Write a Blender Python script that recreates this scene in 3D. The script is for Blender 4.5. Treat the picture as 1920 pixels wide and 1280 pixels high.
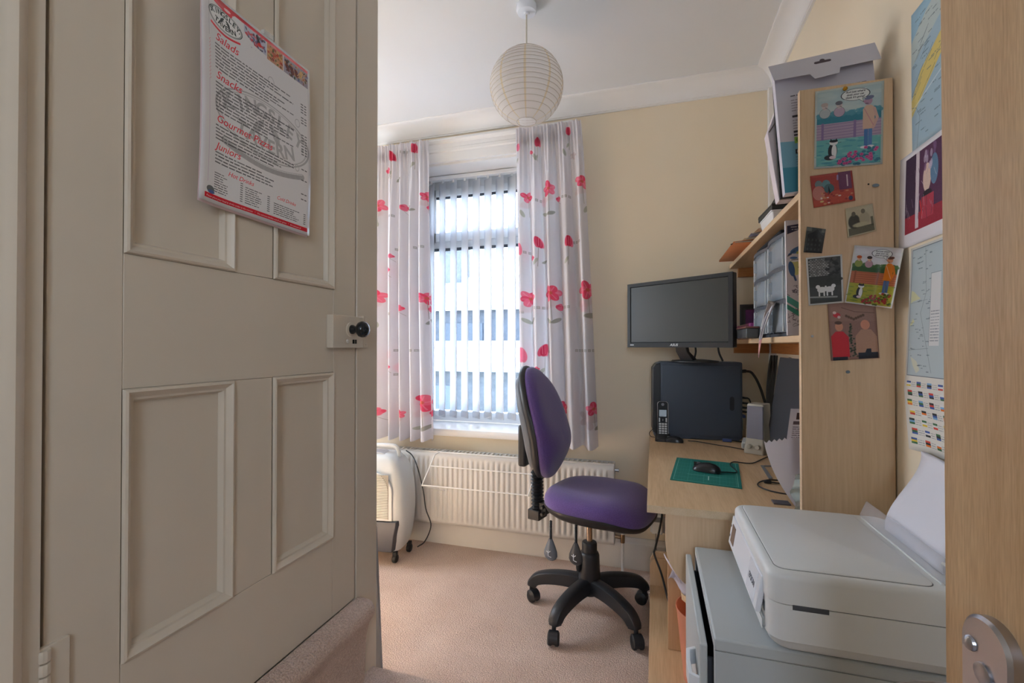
import bpy, bmesh, math, random
import numpy as np
from mathutils import Vector, Matrix
for o in list(bpy.data.objects): bpy.data.objects.remove(o)
S = bpy.context.scene
COL = S.collection
PI = math.pi
R = math.radians
random.seed(7)
rng = np.random.RandomState(11)

def lin(r, g, b):
    f = lambda c: (c/12.92 if c <= .04045 else ((c+.055)/1.055)**2.4)
    return (f(r/255.), f(g/255.), f(b/255.), 1.)

# ---------------------------------------------------------------- camera, sky, sun, daylight, fill, exposure
cam_d = bpy.data.cameras.new('camera'); cam = bpy.data.objects.new('camera', cam_d); COL.objects.link(cam)
cam_d.sensor_fit = 'HORIZONTAL'; cam_d.sensor_width = 36.0; cam_d.lens = 36.0*870/1920
cam_d.clip_start = .01; cam_d.clip_end = 200
cam.location = (0, 0, 1.2)
cam.rotation_euler = (PI/2+math.atan(8/870.), 0, math.atan(265/870.))
S.camera = cam

W = bpy.data.worlds.new('sky'); S.world = W; W.use_nodes = True
wn = W.node_tree.nodes; wl = W.node_tree.links
bg = wn['Background']
sky = wn.new('ShaderNodeTexSky'); sky.sky_type = 'NISHITA'; sky.sun_disc = False
sky.sun_elevation = R(52); sky.sun_rotation = R(-60); sky.air_density = 1.0; sky.dust_density = 3.0; sky.ozone_density = 1.0
wmix = wn.new('ShaderNodeMix'); wmix.data_type = 'RGBA'; wmix.inputs[0].default_value = .62
wmix.inputs[7].default_value = (.62, .76, 1.0, 1)         # thin bright cloud over the blue
wsc = wn.new('ShaderNodeVectorMath'); wsc.operation = 'SCALE'; wsc.inputs[3].default_value = .16
wl.new(sky.outputs[0], wsc.inputs[0]); wl.new(wsc.outputs[0], wmix.inputs[6]); wl.new(wmix.outputs[2], bg.inputs[0])
bg.inputs[1].default_value = 10.5

def sun_lamp():
    d = bpy.data.lights.new('sun', 'SUN'); d.energy = 90.0; d.angle = R(.6); d.color = (1, .95, .87)
    o = bpy.data.objects.new('sun', d); COL.objects.link(o)
    v = Vector((-.50, .29, .82))
    o.rotation_euler = v.to_track_quat('Z', 'Y').to_euler(); o.location = (-6, 8, 12)
sun_lamp()

def daylight(name, loc, aim, sx, sy, power, color):
    d = bpy.data.lights.new(name, 'AREA'); d.shape = 'RECTANGLE'; d.size = sx; d.size_y = sy
    d.energy = power; d.color = color
    o = bpy.data.objects.new(name, d); COL.objects.link(o); o.location = loc
    o.rotation_euler = Vector(aim).to_track_quat('-Z', 'Y').to_euler()
    return o
# daylight of the unseen left-hand window, and an added fill lamp on the landing
daylight('left_window_daylight', (-2.36, 1.98, 1.55), (1, -.12, -.10), .62, .92, 10.5, (.84, .92, 1.0))
daylight('landing_fill', (.20, -1.26, 1.68), (-.12, 1, -.05), .46, .8, 7.0, (.78, .89, 1.0))

S.view_settings.view_transform = 'Standard'; S.view_settings.look = 'None'
S.view_settings.gamma = 1; S.view_settings.use_curve_mapping = False
S.view_settings.exposure = 0.25

# ---------------------------------------------------------------- materials
MATS = {}
def mat(name, col, rough=.5, metal=0., spec=.5, bump=None, noise=None, trans=0., sss=0., alpha=1., coat=0., extra=None):
    if name in MATS: return MATS[name]
    m = bpy.data.materials.new(name); m.use_nodes = True
    nt = m.node_tree; b = nt.nodes['Principled BSDF']
    b.inputs['Base Color'].default_value = col
    b.inputs['Roughness'].default_value = rough; b.inputs['Metallic'].default_value = metal
    b.inputs['Specular IOR Level'].default_value = spec
    b.inputs['Transmission Weight'].default_value = trans
    b.inputs['Alpha'].default_value = alpha
    b.inputs['Coat Weight'].default_value = coat
    tc = nt.nodes.new('ShaderNodeTexCoord')
    if noise:                                     # (scale, amount, detail) soft mottling of the colour
        n = nt.nodes.new('ShaderNodeTexNoise'); n.inputs['Scale'].default_value = noise[0]; n.inputs['Detail'].default_value = noise[2] if len(noise) > 2 else 3
        nt.links.new(tc.outputs['Object'], n.inputs['Vector'])
        mx = nt.nodes.new('ShaderNodeMix'); mx.data_type = 'RGBA'
        mr = nt.nodes.new('ShaderNodeMapRange'); mr.inputs[1].default_value = .3; mr.inputs[2].default_value = .7
        nt.links.new(n.outputs['Fac'], mr.inputs[0]); nt.links.new(mr.outputs[0], mx.inputs[0])
        a = noise[1]
        mx.inputs[6].default_value = tuple(c*(1-a) for c in col[:3])+(1,)
        mx.inputs[7].default_value = tuple(min(1, c*(1+a)) for c in col[:3])+(1,)
        nt.links.new(mx.outputs[2], b.inputs['Base Color'])
    if bump:                                      # (scale, strength, distance)
        n = nt.nodes.new('ShaderNodeTexNoise'); n.inputs['Scale'].default_value = bump[0]; n.inputs['Detail'].default_value = 4
        nt.links.new(tc.outputs['Object'], n.inputs['Vector'])
        bp = nt.nodes.new('ShaderNodeBump'); bp.inputs['Strength'].default_value = bump[1]; bp.inputs['Distance'].default_value = bump[2]
        nt.links.new(n.outputs['Fac'], bp.inputs['Height']); nt.links.new(bp.outputs[0], b.inputs['Normal'])
    if extra: extra(m, nt, b, tc)
    MATS[name] = m
    return m

def wood(name, light, dark, axis='Z', scale=1., rough=.45, wave=.5, fine=60., coat=0.):
    """grain drawn along an axis: stretched noise bands plus fine pores"""
    def ex(m, nt, b, tc):
        st = {'X': (.06, 1, 1), 'Y': (1, .06, 1), 'Z': (1, 1, .06)}[axis]
        mp = nt.nodes.new('ShaderNodeMapping'); mp.inputs['Scale'].default_value = tuple(s*scale for s in st)
        nt.links.new(tc.outputs['Object'], mp.inputs[0])
        n1 = nt.nodes.new('ShaderNodeTexNoise'); n1.inputs['Scale'].default_value = 9; n1.inputs['Detail'].default_value = 5; n1.inputs['Distortion'].default_value = wave
        n2 = nt.nodes.new('ShaderNodeTexNoise'); n2.inputs['Scale'].default_value = fine*2.2; n2.inputs['Detail'].default_value = 3
        nt.links.new(mp.outputs[0], n1.inputs[0]); nt.links.new(mp.outputs[0], n2.inputs[0])
        ad = nt.nodes.new('ShaderNodeMath'); ad.operation = 'MULTIPLY_ADD'; ad.inputs[1].default_value = .55
        m2 = nt.nodes.new('ShaderNodeMath'); m2.operation = 'MULTIPLY'; m2.inputs[1].default_value = .45
        nt.links.new(n2.outputs['Fac'], m2.inputs[0]); nt.links.new(n1.outputs['Fac'], ad.inputs[0]); nt.links.new(m2.outputs[0], ad.inputs[2])
        cr = nt.nodes.new('ShaderNodeValToRGB'); cr.color_ramp.elements[0].position = .36; cr.color_ramp.elements[1].position = .62
        cr.color_ramp.elements[0].color = dark; cr.color_ramp.elements[1].color = light
        nt.links.new(ad.outputs[0], cr.inputs[0]); nt.links.new(cr.outputs[0], b.inputs['Base Color'])
        bp = nt.nodes.new('ShaderNodeBump'); bp.inputs['Strength'].default_value = .12; bp.inputs['Distance'].default_value = .0006
        nt.links.new(n2.outputs['Fac'], bp.inputs['Height']); nt.links.new(bp.outputs[0], b.inputs['Normal'])
    return mat(name, light, rough, coat=coat, extra=ex)

def thin_glass(name, tint=(1, 1, 1, 1), rough=.0, mixf=.10):
    m = bpy.data.materials.new(name); m.use_nodes = True; nt = m.node_tree
    nt.nodes.remove(nt.nodes['Principled BSDF'])
    t = nt.nodes.new('ShaderNodeBsdfTransparent'); t.inputs[0].default_value = tint
    g = nt.nodes.new('ShaderNodeBsdfGlossy'); g.inputs['Roughness'].default_value = rough
    fr = nt.nodes.new('ShaderNodeFresnel'); fr.inputs[0].default_value = 1.3
    mx = nt.nodes.new('ShaderNodeMixShader')
    nt.links.new(fr.outputs[0], mx.inputs[0]); nt.links.new(t.outputs[0], mx.inputs[1]); nt.links.new(g.outputs[0], mx.inputs[2])
    nt.links.new(mx.outputs[0], nt.nodes['Material Output'].inputs[0])
    MATS[name] = m; return m

def film(name, tint, alpha, rough=.25):
    """clear or frosted plastic: part transparent, part ordinary plastic"""
    m = bpy.data.materials.new(name); m.use_nodes = True; nt = m.node_tree
    b = nt.nodes['Principled BSDF']; b.inputs['Base Color'].default_value = tint; b.inputs['Roughness'].default_value = rough
    t = nt.nodes.new('ShaderNodeBsdfTransparent'); t.inputs[0].default_value = (1, 1, 1, 1)
    mx = nt.nodes.new('ShaderNodeMixShader'); mx.inputs[0].default_value = alpha
    nt.links.new(t.outputs[0], mx.inputs[1]); nt.links.new(b.outputs[0], mx.inputs[2])
    nt.links.new(mx.outputs[0], nt.nodes['Material Output'].inputs[0])
    MATS[name] = m; return m

def cloth(name, col, translucent=.4, rough=.9, image=None, bump=None):
    """woven or paper sheet that lets some light through"""
    m = bpy.data.materials.new(name); m.use_nodes = True; nt = m.node_tree
    nt.nodes.remove(nt.nodes['Principled BSDF'])
    d = nt.nodes.new('ShaderNodeBsdfDiffuse'); t = nt.nodes.new('ShaderNodeBsdfTranslucent')
    d.inputs[0].default_value = col; t.inputs[0].default_value = col
    if image is not None:
        im = nt.nodes.new('ShaderNodeTexImage'); im.image = image
        nt.links.new(im.outputs[0], d.inputs[0]); nt.links.new(im.outputs[0], t.inputs[0])
    mx = nt.nodes.new('ShaderNodeMixShader'); mx.inputs[0].default_value = translucent
    nt.links.new(d.outputs[0], mx.inputs[1]); nt.links.new(t.outputs[0], mx.inputs[2])
    nt.links.new(mx.outputs[0], nt.nodes['Material Output'].inputs[0])
    if bump:
        tc = nt.nodes.new('ShaderNodeTexCoord'); n = nt.nodes.new('ShaderNodeTexNoise'); n.inputs['Scale'].default_value = bump[0]
        nt.links.new(tc.outputs['Object'], n.inputs[0]); bp = nt.nodes.new('ShaderNodeBump')
        bp.inputs['Strength'].default_value = bump[1]; bp.inputs['Distance'].default_value = bump[2]
        nt.links.new(n.outputs['Fac'], bp.inputs['Height']); nt.links.new(bp.outputs[0], d.inputs['Normal'])
    MATS[name] = m; return m

def printed(name, image, rough=.5, coat=0., spec=.4):
    m = bpy.data.materials.new(name); m.use_nodes = True; nt = m.node_tree; b = nt.nodes['Principled BSDF']
    im = nt.nodes.new('ShaderNodeTexImage'); im.image = image; im.extension = 'EXTEND'
    nt.links.new(im.outputs[0], b.inputs['Base Color']); b.inputs['Roughness'].default_value = rough
    b.inputs['Coat Weight'].default_value = coat; b.inputs['Specular IOR Level'].default_value = spec
    MATS[name] = m; return m

# ---------------------------------------------------------------- mesh building
class MB:
    def __init__(s): s.b = bmesh.new(); s.uv = s.b.loops.layers.uv.new('UVMap')
    def vs(s, pts): return [s.b.verts.new(p) for p in pts]
    def face(s, vs):
        try: return s.b.faces.new(vs)
        except ValueError: return None
    def box(s, x0, x1, y0, y1, z0, z1, M=None):
        p = [(x0,y0,z0),(x1,y0,z0),(x1,y1,z0),(x0,y1,z0),(x0,y0,z1),(x1,y0,z1),(x1,y1,z1),(x0,y1,z1)]
        if M is not None: p = [M @ Vector(q) for q in p]
        v = s.vs(p)
        for f in ((3,2,1,0),(4,5,6,7),(0,1,5,4),(1,2,6,5),(2,3,7,6),(3,0,4,7)): s.face([v[i] for i in f])
        return s
    def loft(s, rings, cap=True, closed=True):
        """rings: lists of points with equal counts; skins one to the next"""
        V = [s.vs(r) for r in rings]; n = len(V[0])
        for a, c in zip(V, V[1:]):
            for i in range(n if closed else n-1):
                j = (i+1) % n; s.face([a[i], a[j], c[j], c[i]])
        if cap and closed:
            s.face(V[0][::-1]); s.face(V[-1])
        return s
    def prism(s, poly, axis, a, b):
        f = {'X': lambda p, q: (q, p[0], p[1]), 'Y': lambda p, q: (p[0], q, p[1]), 'Z': lambda p, q: (p[0], p[1], q)}[axis]
        return s.loft([[f(p, a) for p in poly], [f(p, b) for p in poly]])
    def lathe(s, prof, c=(0,0,0), seg=24, axis='Z', cap=True):
        rings = []
        for r, h in prof:
            ring = []
            for i in range(seg):
                t = 2*PI*i/seg; x, y = r*math.cos(t), r*math.sin(t)
                q = {'Z': (x, y, h), 'Y': (x, h, y), 'X': (h, x, y)}[axis]
                ring.append((c[0]+q[0], c[1]+q[1], c[2]+q[2]))
            rings.append(ring)
        return s.loft(rings, cap)
    def tube(s, pts, r, seg=8, cap=True):
        pts = [Vector(p) for p in pts]; rings = []; up = None; n = len(pts)
        for i, p in enumerate(pts):
            t = (pts[min(i+1, n-1)]-pts[max(i-1, 0)]).normalized()
            if up is None: up = Vector((0,0,1)) if abs(t.z) < .9 else Vector((1,0,0))
            a = t.cross(up).normalized(); up = a.cross(t).normalized()
            rr = r(i/(n-1)) if callable(r) else r
            rings.append([p+a*rr*math.cos(2*PI*k/seg)+up*rr*math.sin(2*PI*k/seg) for k in range(seg)])
        return s.loft(rings, cap)
    def sweep(s, pts, sec, upv=(0,0,1)):
        """sec(t) -> list of (side, up) section points, swept along pts"""
        pts = [Vector(p) for p in pts]; rings = []; n = len(pts); U = Vector(upv)
        for i, p in enumerate(pts):
            t = (pts[min(i+1, n-1)]-pts[max(i-1, 0)]).normalized()
            a = t.cross(U).normalized(); u = a.cross(t).normalized()
            rings.append([p+a*q[0]+u*q[1] for q in sec(i/(n-1))])
        return s.loft(rings)
    def sheet(s, f, nu, nv):
        """f(u, v) -> point, u, v in 0..1; carries the uv"""
        g = [[s.b.verts.new(f(i/nu, j/nv)) for j in range(nv+1)] for i in range(nu+1)]
        for i in range(nu):
            for j in range(nv):
                fc = s.b.faces.new([g[i][j], g[i+1][j], g[i+1][j+1], g[i][j+1]])
                for l, (a, c) in zip(fc.loops, ((i, j), (i+1, j), (i+1, j+1), (i, j+1))): l[s.uv].uv = (a/nu, c/nv)
        return s
    def ball(s, c, rx, ry=None, rz=None, u=16, v=10):
        ry = ry or rx; rz = rz or rx
        prof = [(max(1e-4, math.sin(PI*k/v)), -math.cos(PI*k/v)) for k in range(v+1)]
        rings = [[(c[0]+rx*r*math.cos(2*PI*i/u), c[1]+ry*r*math.sin(2*PI*i/u), c[2]+rz*h) for i in range(u)] for r, h in prof]
        return s.loft(rings)
    def xf(s, M):
        bmesh.ops.transform(s.b, matrix=M, verts=s.b.verts); return s
    def build(s, name, m, parent=None, bevel=0., smooth=30, thick=0., loc=None, seg=2, sub=0):
        me = bpy.data.meshes.new(name)
        bmesh.ops.recalc_face_normals(s.b, faces=s.b.faces) if not thick else None
        s.b.to_mesh(me); s.b.free()
        o = bpy.data.objects.new(name, me); COL.objects.link(o)
        me.materials.append(m)
        if smooth:
            me.shade_smooth(); me.set_sharp_from_angle(angle=R(smooth))
        if thick:
            q = o.modifiers.new('thickness', 'SOLIDIFY'); q.thickness = thick; q.offset = 0
        if bevel:
            q = o.modifiers.new('bevel', 'BEVEL'); q.width = bevel; q.segments = seg; q.limit_method = 'ANGLE'; q.angle_limit = R(40)
            q.harden_normals = False
        if sub:
            q = o.modifiers.new('subdivide', 'SUBSURF'); q.levels = sub; q.render_levels = sub
        if parent: o.parent = parent
        if loc is not None:                       # move the origin to loc, leaving the shape in place
            me.transform(Matrix.Translation(-Vector(loc))); o.location = loc
        return o

def tag(o, label, cat, group=None, kind=None):
    o['label'] = label; o['category'] = cat
    if group: o['group'] = group
    if kind: o['kind'] = kind
    return o
def thing(name, label, cat, loc=(0,0,0), rz=0., group=None, rot=None):
    o = bpy.data.objects.new(name, None); COL.objects.link(o); o.empty_display_size = .05
    o.location = loc; o.rotation_euler = rot or (0, 0, rz)
    return tag(o, label, cat, group)
def struct(o): o['kind'] = 'structure'; return o
def lab(o, s): o['label'] = s; return o
def copy_tree(o, parent=None):
    c = o.copy(); COL.objects.link(c)
    if parent: c.parent = parent
    for ch in list(o.children): copy_tree(ch, c)
    return c
def arc(cx, cy, r, a0, a1, n): return [(cx+r*math.cos(R(a0+(a1-a0)*i/n)), cy+r*math.sin(R(a0+(a1-a0)*i/n))) for i in range(n+1)]
def rrect(x0, x1, y0, y1, r, n=4):
    return arc(x1-r, y1-r, r, 0, 90, n)+arc(x0+r, y1-r, r, 90, 180, n)+arc(x0+r, y0+r, r, 180, 270, n)+arc(x1-r, y0+r, r, 270, 360, n)
def spline(pts, n=8):
    P = [Vector(p) for p in pts]; P = [P[0]*2-P[1]]+P+[P[-1]*2-P[-2]]; out = []
    for i in range(1, len(P)-2):
        for k in range(n):
            t = k/n; a, b, c, d = P[i-1], P[i], P[i+1], P[i+2]
            out.append(.5*((2*b)+(c-a)*t+(2*a-5*b+4*c-d)*t*t+(3*b-a-3*c+d)*t**3))
    return out+[P[-2]]

# ---------------------------------------------------------------- flat print: small painter into generated images
GLYPH = {}
def text_tris(body, shear=0., bold=0.):
    k = (body, shear, bold)
    if k in GLYPH: return GLYPH[k]
    cu = bpy.data.curves.new('tmp', 'FONT'); cu.body = body; cu.size = 1; cu.shear = shear; cu.offset = bold; cu.resolution_u = 4
    o = bpy.data.objects.new('tmp', cu); COL.objects.link(o)
    dg = bpy.context.evaluated_depsgraph_get(); me = bpy.data.meshes.new_from_object(o.evaluated_get(dg))
    me.calc_loop_triangles()
    v = [(p.co.x, p.co.y) for p in me.vertices]; t = [tuple(q.vertices) for q in me.loop_triangles]
    bpy.data.objects.remove(o); bpy.data.curves.remove(cu); bpy.data.meshes.remove(me)
    GLYPH[k] = (v, t); return GLYPH[k]
def text_mb(body, size, shear=0., bold=0., depth=.0004):
    """lettering as thin geometry in the local xy plane, centred on the origin"""
    v, t = text_tris(body, shear, bold); mb = MB()
    xs = [p[0] for p in v]; cx = (min(xs)+max(xs))/2
    V = mb.vs([((p[0]-cx)*size, (p[1]-.35)*size, 0) for p in v])
    for q in t: mb.face([V[i] for i in q])
    g = bmesh.ops.extrude_face_region(mb.b, geom=mb.b.faces[:])
    bmesh.ops.translate(mb.b, vec=(0, 0, depth), verts=[e for e in g['geom'] if isinstance(e, bmesh.types.BMVert)])
    return mb

class Canvas:
    """paints in its own units: x 0..w, y 0..h, y up"""
    def __init__(s, w, h, res, bgc):
        s.w, s.h, s.k = w, h, res; s.nx, s.ny = int(round(w*res)), int(round(h*res))
        s.a = np.empty((s.ny, s.nx, 3), np.float32); s.a[:] = np.array(bgc[:3])/255.
    def _win(s, x0, x1, y0, y1):
        i0, i1 = max(0, int(x0*s.k)), min(s.nx, int(x1*s.k)+2); j0, j1 = max(0, int(y0*s.k)), min(s.ny, int(y1*s.k)+2)
        if i1 <= i0 or j1 <= j0: return None
        X, Y = np.meshgrid((np.arange(i0, i1)+.5)/s.k, (np.arange(j0, j1)+.5)/s.k)
        return (slice(j0, j1), slice(i0, i1)), X, Y
    def _put(s, sl, m, c, al):
        m = (np.clip(m, 0, 1)*al)[..., None]; s.a[sl] = s.a[sl]*(1-m)+np.array(c[:3], np.float32)/255.*m
    def rect(s, x0, y0, x1, y1, c, al=1.):
        i0, i1, j0, j1 = [int(round(q*s.k)) for q in (x0, x1, y0, y1)]
        i0, j0 = max(0, i0), max(0, j0); i1, j1 = max(i1, i0+1), max(j1, j0+1)
        s.a[j0:j1, i0:i1] = s.a[j0:j1, i0:i1]*(1-al)+np.array(c[:3], np.float32)/255.*al; return s
    def ell(s, cx, cy, rx, ry, c, al=1., rot=0., soft=0.):
        r = max(rx, ry)+2/s.k; q = s._win(cx-r, cx+r, cy-r, cy+r)
        if q is None: return s
        sl, X, Y = q; ca, sa = math.cos(rot), math.sin(rot); u = (X-cx)*ca+(Y-cy)*sa; v = -(X-cx)*sa+(Y-cy)*ca
        d = np.sqrt((u/rx)**2+(v/ry)**2); e = max(soft, 1/(s.k*max(1e-9, min(rx, ry))))
        s._put(sl, (1-d)/e+.5, c, al); return s
    def ring(s, cx, cy, rx, ry, wd, c, al=1., rot=0.):
        r = max(rx, ry)+wd+2/s.k; q = s._win(cx-r, cx+r, cy-r, cy+r)
        if q is None: return s
        sl, X, Y = q; ca, sa = math.cos(rot), math.sin(rot); u = (X-cx)*ca+(Y-cy)*sa; v = -(X-cx)*sa+(Y-cy)*ca
        d = np.sqrt((u/rx)**2+(v/ry)**2); s._put(sl, (wd/2-np.abs(d-1)*min(rx, ry))*s.k+.5, c, al); return s
    def line(s, pts, wd, c, al=1.):
        for (x0, y0), (x1, y1) in zip(pts, pts[1:]):
            q = s._win(min(x0, x1)-wd, max(x0, x1)+wd, min(y0, y1)-wd, max(y0, y1)+wd)
            if q is None: continue
            sl, X, Y = q; dx, dy = x1-x0, y1-y0; L = dx*dx+dy*dy+1e-12
            t = np.clip(((X-x0)*dx+(Y-y0)*dy)/L, 0, 1); d = np.hypot(X-x0-t*dx, Y-y0-t*dy)
            s._put(sl, (wd/2-d)*s.k+.5, c, al)
        return s
    def poly(s, pts, c, al=1.):
        xs, ys = [p[0] for p in pts], [p[1] for p in pts]; q = s._win(min(xs), max(xs), min(ys), max(ys))
        if q is None: return s
        sl, X, Y = q; m = np.zeros(X.shape, bool); n = len(pts)
        for i in range(n):
            (x0, y0), (x1, y1) = pts[i], pts[(i+1) % n]
            if y0 == y1: continue
            m ^= ((Y >= min(y0, y1)) & (Y < max(y0, y1)) & (X < x0+(Y-y0)*(x1-x0)/(y1-y0)))
        s._put(sl, m.astype(np.float32), c, al); return s
    def text(s, body, x, y, size, c, shear=0., bold=0., rot=0., al=1., sx=1., center=False):
        v, t = text_tris(body, shear, bold); ca, sa = math.cos(rot), math.sin(rot)
        if center:
            q = [p[0] for p in v]; x -= size*sx*(min(q)+max(q))/2*ca; y -= size*sx*(min(q)+max(q))/2*sa
        P = [(x+size*(p[0]*sx*ca-p[1]*sa), y+size*(p[0]*sx*sa+p[1]*ca)) for p in v]
        for q in t: s.poly([P[i] for i in q], c, al)
        return s
    def greek(s, x0, y, x1, hgt, c, rnd, al=.8, full=1.):
        """a line of print too small to read: word-long dashes"""
        x = x0; end = x0+(x1-x0)*full
        while x < end:
            wl_ = hgt*rnd.uniform(1.2, 5.5); s.rect(x, y, min(x+wl_, end), y+hgt*.62, c, al*rnd.uniform(.75, 1)); x += wl_+hgt*.55
        return s
    def noise(s, amt, cell=1):
        n = rng.rand(s.ny//cell+1, s.nx//cell+1).astype(np.float32)-.5
        n = np.kron(n, np.ones((cell, cell), np.float32))[:s.ny, :s.nx]; s.a = np.clip(s.a+n[..., None]*amt, 0, 1); return s
    def image(s, name):
        im = bpy.data.images.new(name, s.nx, s.ny); px = np.ones((s.ny, s.nx, 4), np.float32); px[..., :3] = np.clip(s.a, 0, 1)
        im.pixels.foreach_set(px.ravel()); im.update(); im.pack(); return im
# ================================================================ SETTING
def carpet(name, col, dark):
    def ex(m, nt, b, tc):
        v = nt.nodes.new('ShaderNodeTexVoronoi'); v.inputs['Scale'].default_value = 190
        n = nt.nodes.new('ShaderNodeTexNoise'); n.inputs['Scale'].default_value = 240; n.inputs['Detail'].default_value = 3
        n2 = nt.nodes.new('ShaderNodeTexNoise'); n2.inputs['Scale'].default_value = 5; n2.inputs['Detail'].default_value = 3
        for q in (v, n, n2): nt.links.new(tc.outputs['Object'], q.inputs['Vector'])
        ad = nt.nodes.new('ShaderNodeMath'); ad.operation = 'MULTIPLY_ADD'; ad.inputs[1].default_value = .95; ad.inputs[2].default_value = -.12
        nt.links.new(n.outputs['Fac'], ad.inputs[0])
        a2 = nt.nodes.new('ShaderNodeMath'); a2.operation = 'MULTIPLY_ADD'; a2.inputs[1].default_value = .34
        nt.links.new(n2.outputs['Fac'], a2.inputs[0]); nt.links.new(ad.outputs[0], a2.inputs[2])
        cr = nt.nodes.new('ShaderNodeValToRGB'); cr.color_ramp.elements[0].position = .25; cr.color_ramp.elements[1].position = .85
        cr.color_ramp.elements[0].color = dark; cr.color_ramp.elements[1].color = col
        nt.links.new(a2.outputs[0], cr.inputs[0]); nt.links.new(cr.outputs[0], b.inputs['Base Color'])
        sb = nt.nodes.new('ShaderNodeMath'); sb.operation = 'SUBTRACT'; nt.links.new(n.outputs['Fac'], sb.inputs[0]); nt.links.new(v.outputs['Distance'], sb.inputs[1])
        bp = nt.nodes.new('ShaderNodeBump'); bp.inputs['Strength'].default_value = .8; bp.inputs['Distance'].default_value = .005
        nt.links.new(sb.outputs[0], bp.inputs['Height']); nt.links.new(bp.outputs[0], b.inputs['Normal'])
        b.inputs['Sheen Weight'].default_value = .3; b.inputs['Sheen Roughness'].default_value = .6
    return mat(name, col, 1., spec=.1, extra=ex)
M_carpet = carpet('carpet', lin(244, 218, 201), lin(190, 156, 136))
M_wall = mat('cream_wall', lin(236, 222, 198), .85, spec=.2, noise=(1.6, .025), bump=(60, .06, .002))
M_wallr = M_wall
M_ceil = mat('ceiling_paint', lin(226, 227, 228), .9, spec=.2, noise=(1.2, .02))
M_trim = mat('white_trim', lin(234, 232, 230), .45, noise=(3, .02))
M_skirt = mat('skirting_paint', lin(222, 216, 208), .5, noise=(3, .03))
M_gloss = mat('door_gloss', lin(213, 200, 182), .33, noise=(2.5, .03), bump=(14, .05, .004))
M_dark = mat('dark_gap', lin(30, 26, 22), .9)  # shade of holes, slots and gaps put into the colour
M_frame = mat('window_plastic', lin(238, 240, 242), .35)

XW, YW, ZC = .583, 2.6, 2.575
XL, YB = -2.4, -1.3
struct(MB().box(XL-.1, XW+.1, YB-.1, YW+.35, -.06, 0).build('floor', M_carpet, smooth=0))
struct(MB().box(XL-.1, XW+.1, YB-.1, YW+.35, ZC, ZC+.1).build('ceiling', M_ceil, smooth=0))
WX0, WX1, WZ0, WZ1 = -1.51, -.57, .70, 2.322
mb = MB()
mb.box(XL-.1, WX0, YW, YW+.3, 0, ZC); mb.box(WX1, XW+.1, YW, YW+.3, 0, ZC)
mb.box(WX0, WX1, YW, YW+.3, 0, WZ0-.045); mb.box(WX0, WX1, YW, YW+.3, WZ1, ZC)
struct(mb.build('wall_window', M_wall, smooth=0))
struct(MB().box(XW, XW+.1, YB, YW, 0, ZC).build('wall_right', M_wall, smooth=0))
mb = MB(); mb.box(XL-.1, XL, YB, 1.65, 0, ZC); mb.box(XL-.1, XL, 2.30, YW, 0, ZC); mb.box(XL-.1, XL, 1.65, 2.30, 0, 1.0); mb.box(XL-.1, XL, 1.65, 2.30, 1.95, ZC)
struct(mb.build('wall_left', M_wall, smooth=0))
mb = MB(); mb.box(XL-.1, -.05, YB-.1, YB, 0, ZC); mb.box(.45, XW+.1, YB-.1, YB, 0, ZC); mb.box(-.05, .45, YB-.1, YB, 0, 1.25); mb.box(-.05, .45, YB-.1, YB, 2.1, ZC)
struct(mb.build('wall_back', M_wall, smooth=0))
def plain_window(n, axis, a0, a1, z0, z1, p):
    """a frame with a cross bar, for the unseen left window and the added landing window"""
    r = struct(bpy.data.objects.new('window_%d' % n, None)); COL.objects.link(r)
    mb = MB(); w = .05
    B = (lambda u0, u1, v0, v1: mb.box(p-.03, p+.03, u0, u1, v0, v1)) if axis == 'X' else (lambda u0, u1, v0, v1: mb.box(u0, u1, p-.03, p+.03, v0, v1))
    B(a0, a0+w, z0, z1); B(a1-w, a1, z0, z1); B(a0+w, a1-w, z0, z0+w); B(a0+w, a1-w, z1-w, z1); B(a0+w, a1-w, (z0+z1)/2-w/2, (z0+z1)/2+w/2)
    mb.build('window_frame', M_frame, r, smooth=0)
plain_window(2, 'X', 1.65, 2.30, 1.0, 1.95, XL-.06)
plain_window(3, 'Y', -.05, .45, 1.25, 2.1, YB-.06)  # unseen landing opening, added to let fill light in

# walls of the boxed-in stair on the left, with the opening for its door
DX = -.86
mb = MB(); mb.box(DX-.1, DX, YB, .452, 0, ZC); mb.box(DX-.1, DX, .452, 1.209, 2.43, ZC); mb.box(DX-.1, DX-.001, .452, 1.209, 0, .425)
struct(mb.build('wall_stair', M_gloss, smooth=0))
struct(MB().box(XL, DX-.1, 1.25, 1.318, 0, ZC).build('wall_stair_end', M_wall, smooth=0))
mb = MB(); mb.box(DX-.1, DX, 1.209, 1.318, 0, ZC)
struct(mb.build('trim_1', M_gloss, bevel=.003))
# architrave on the hinge side: flat board with a bead along its edge
mb = MB(); mb.prism([(DX, .20), (DX+.012, .20), (DX+.012, .395), (DX+.017, .402), (DX+.021, .412), (DX+.017, .422), (DX+.008, .428), (DX+.006, .449), (DX, .449)], 'Z', .18, 2.46)
struct(mb.build('trim_2', M_gloss, smooth=40))

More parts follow.
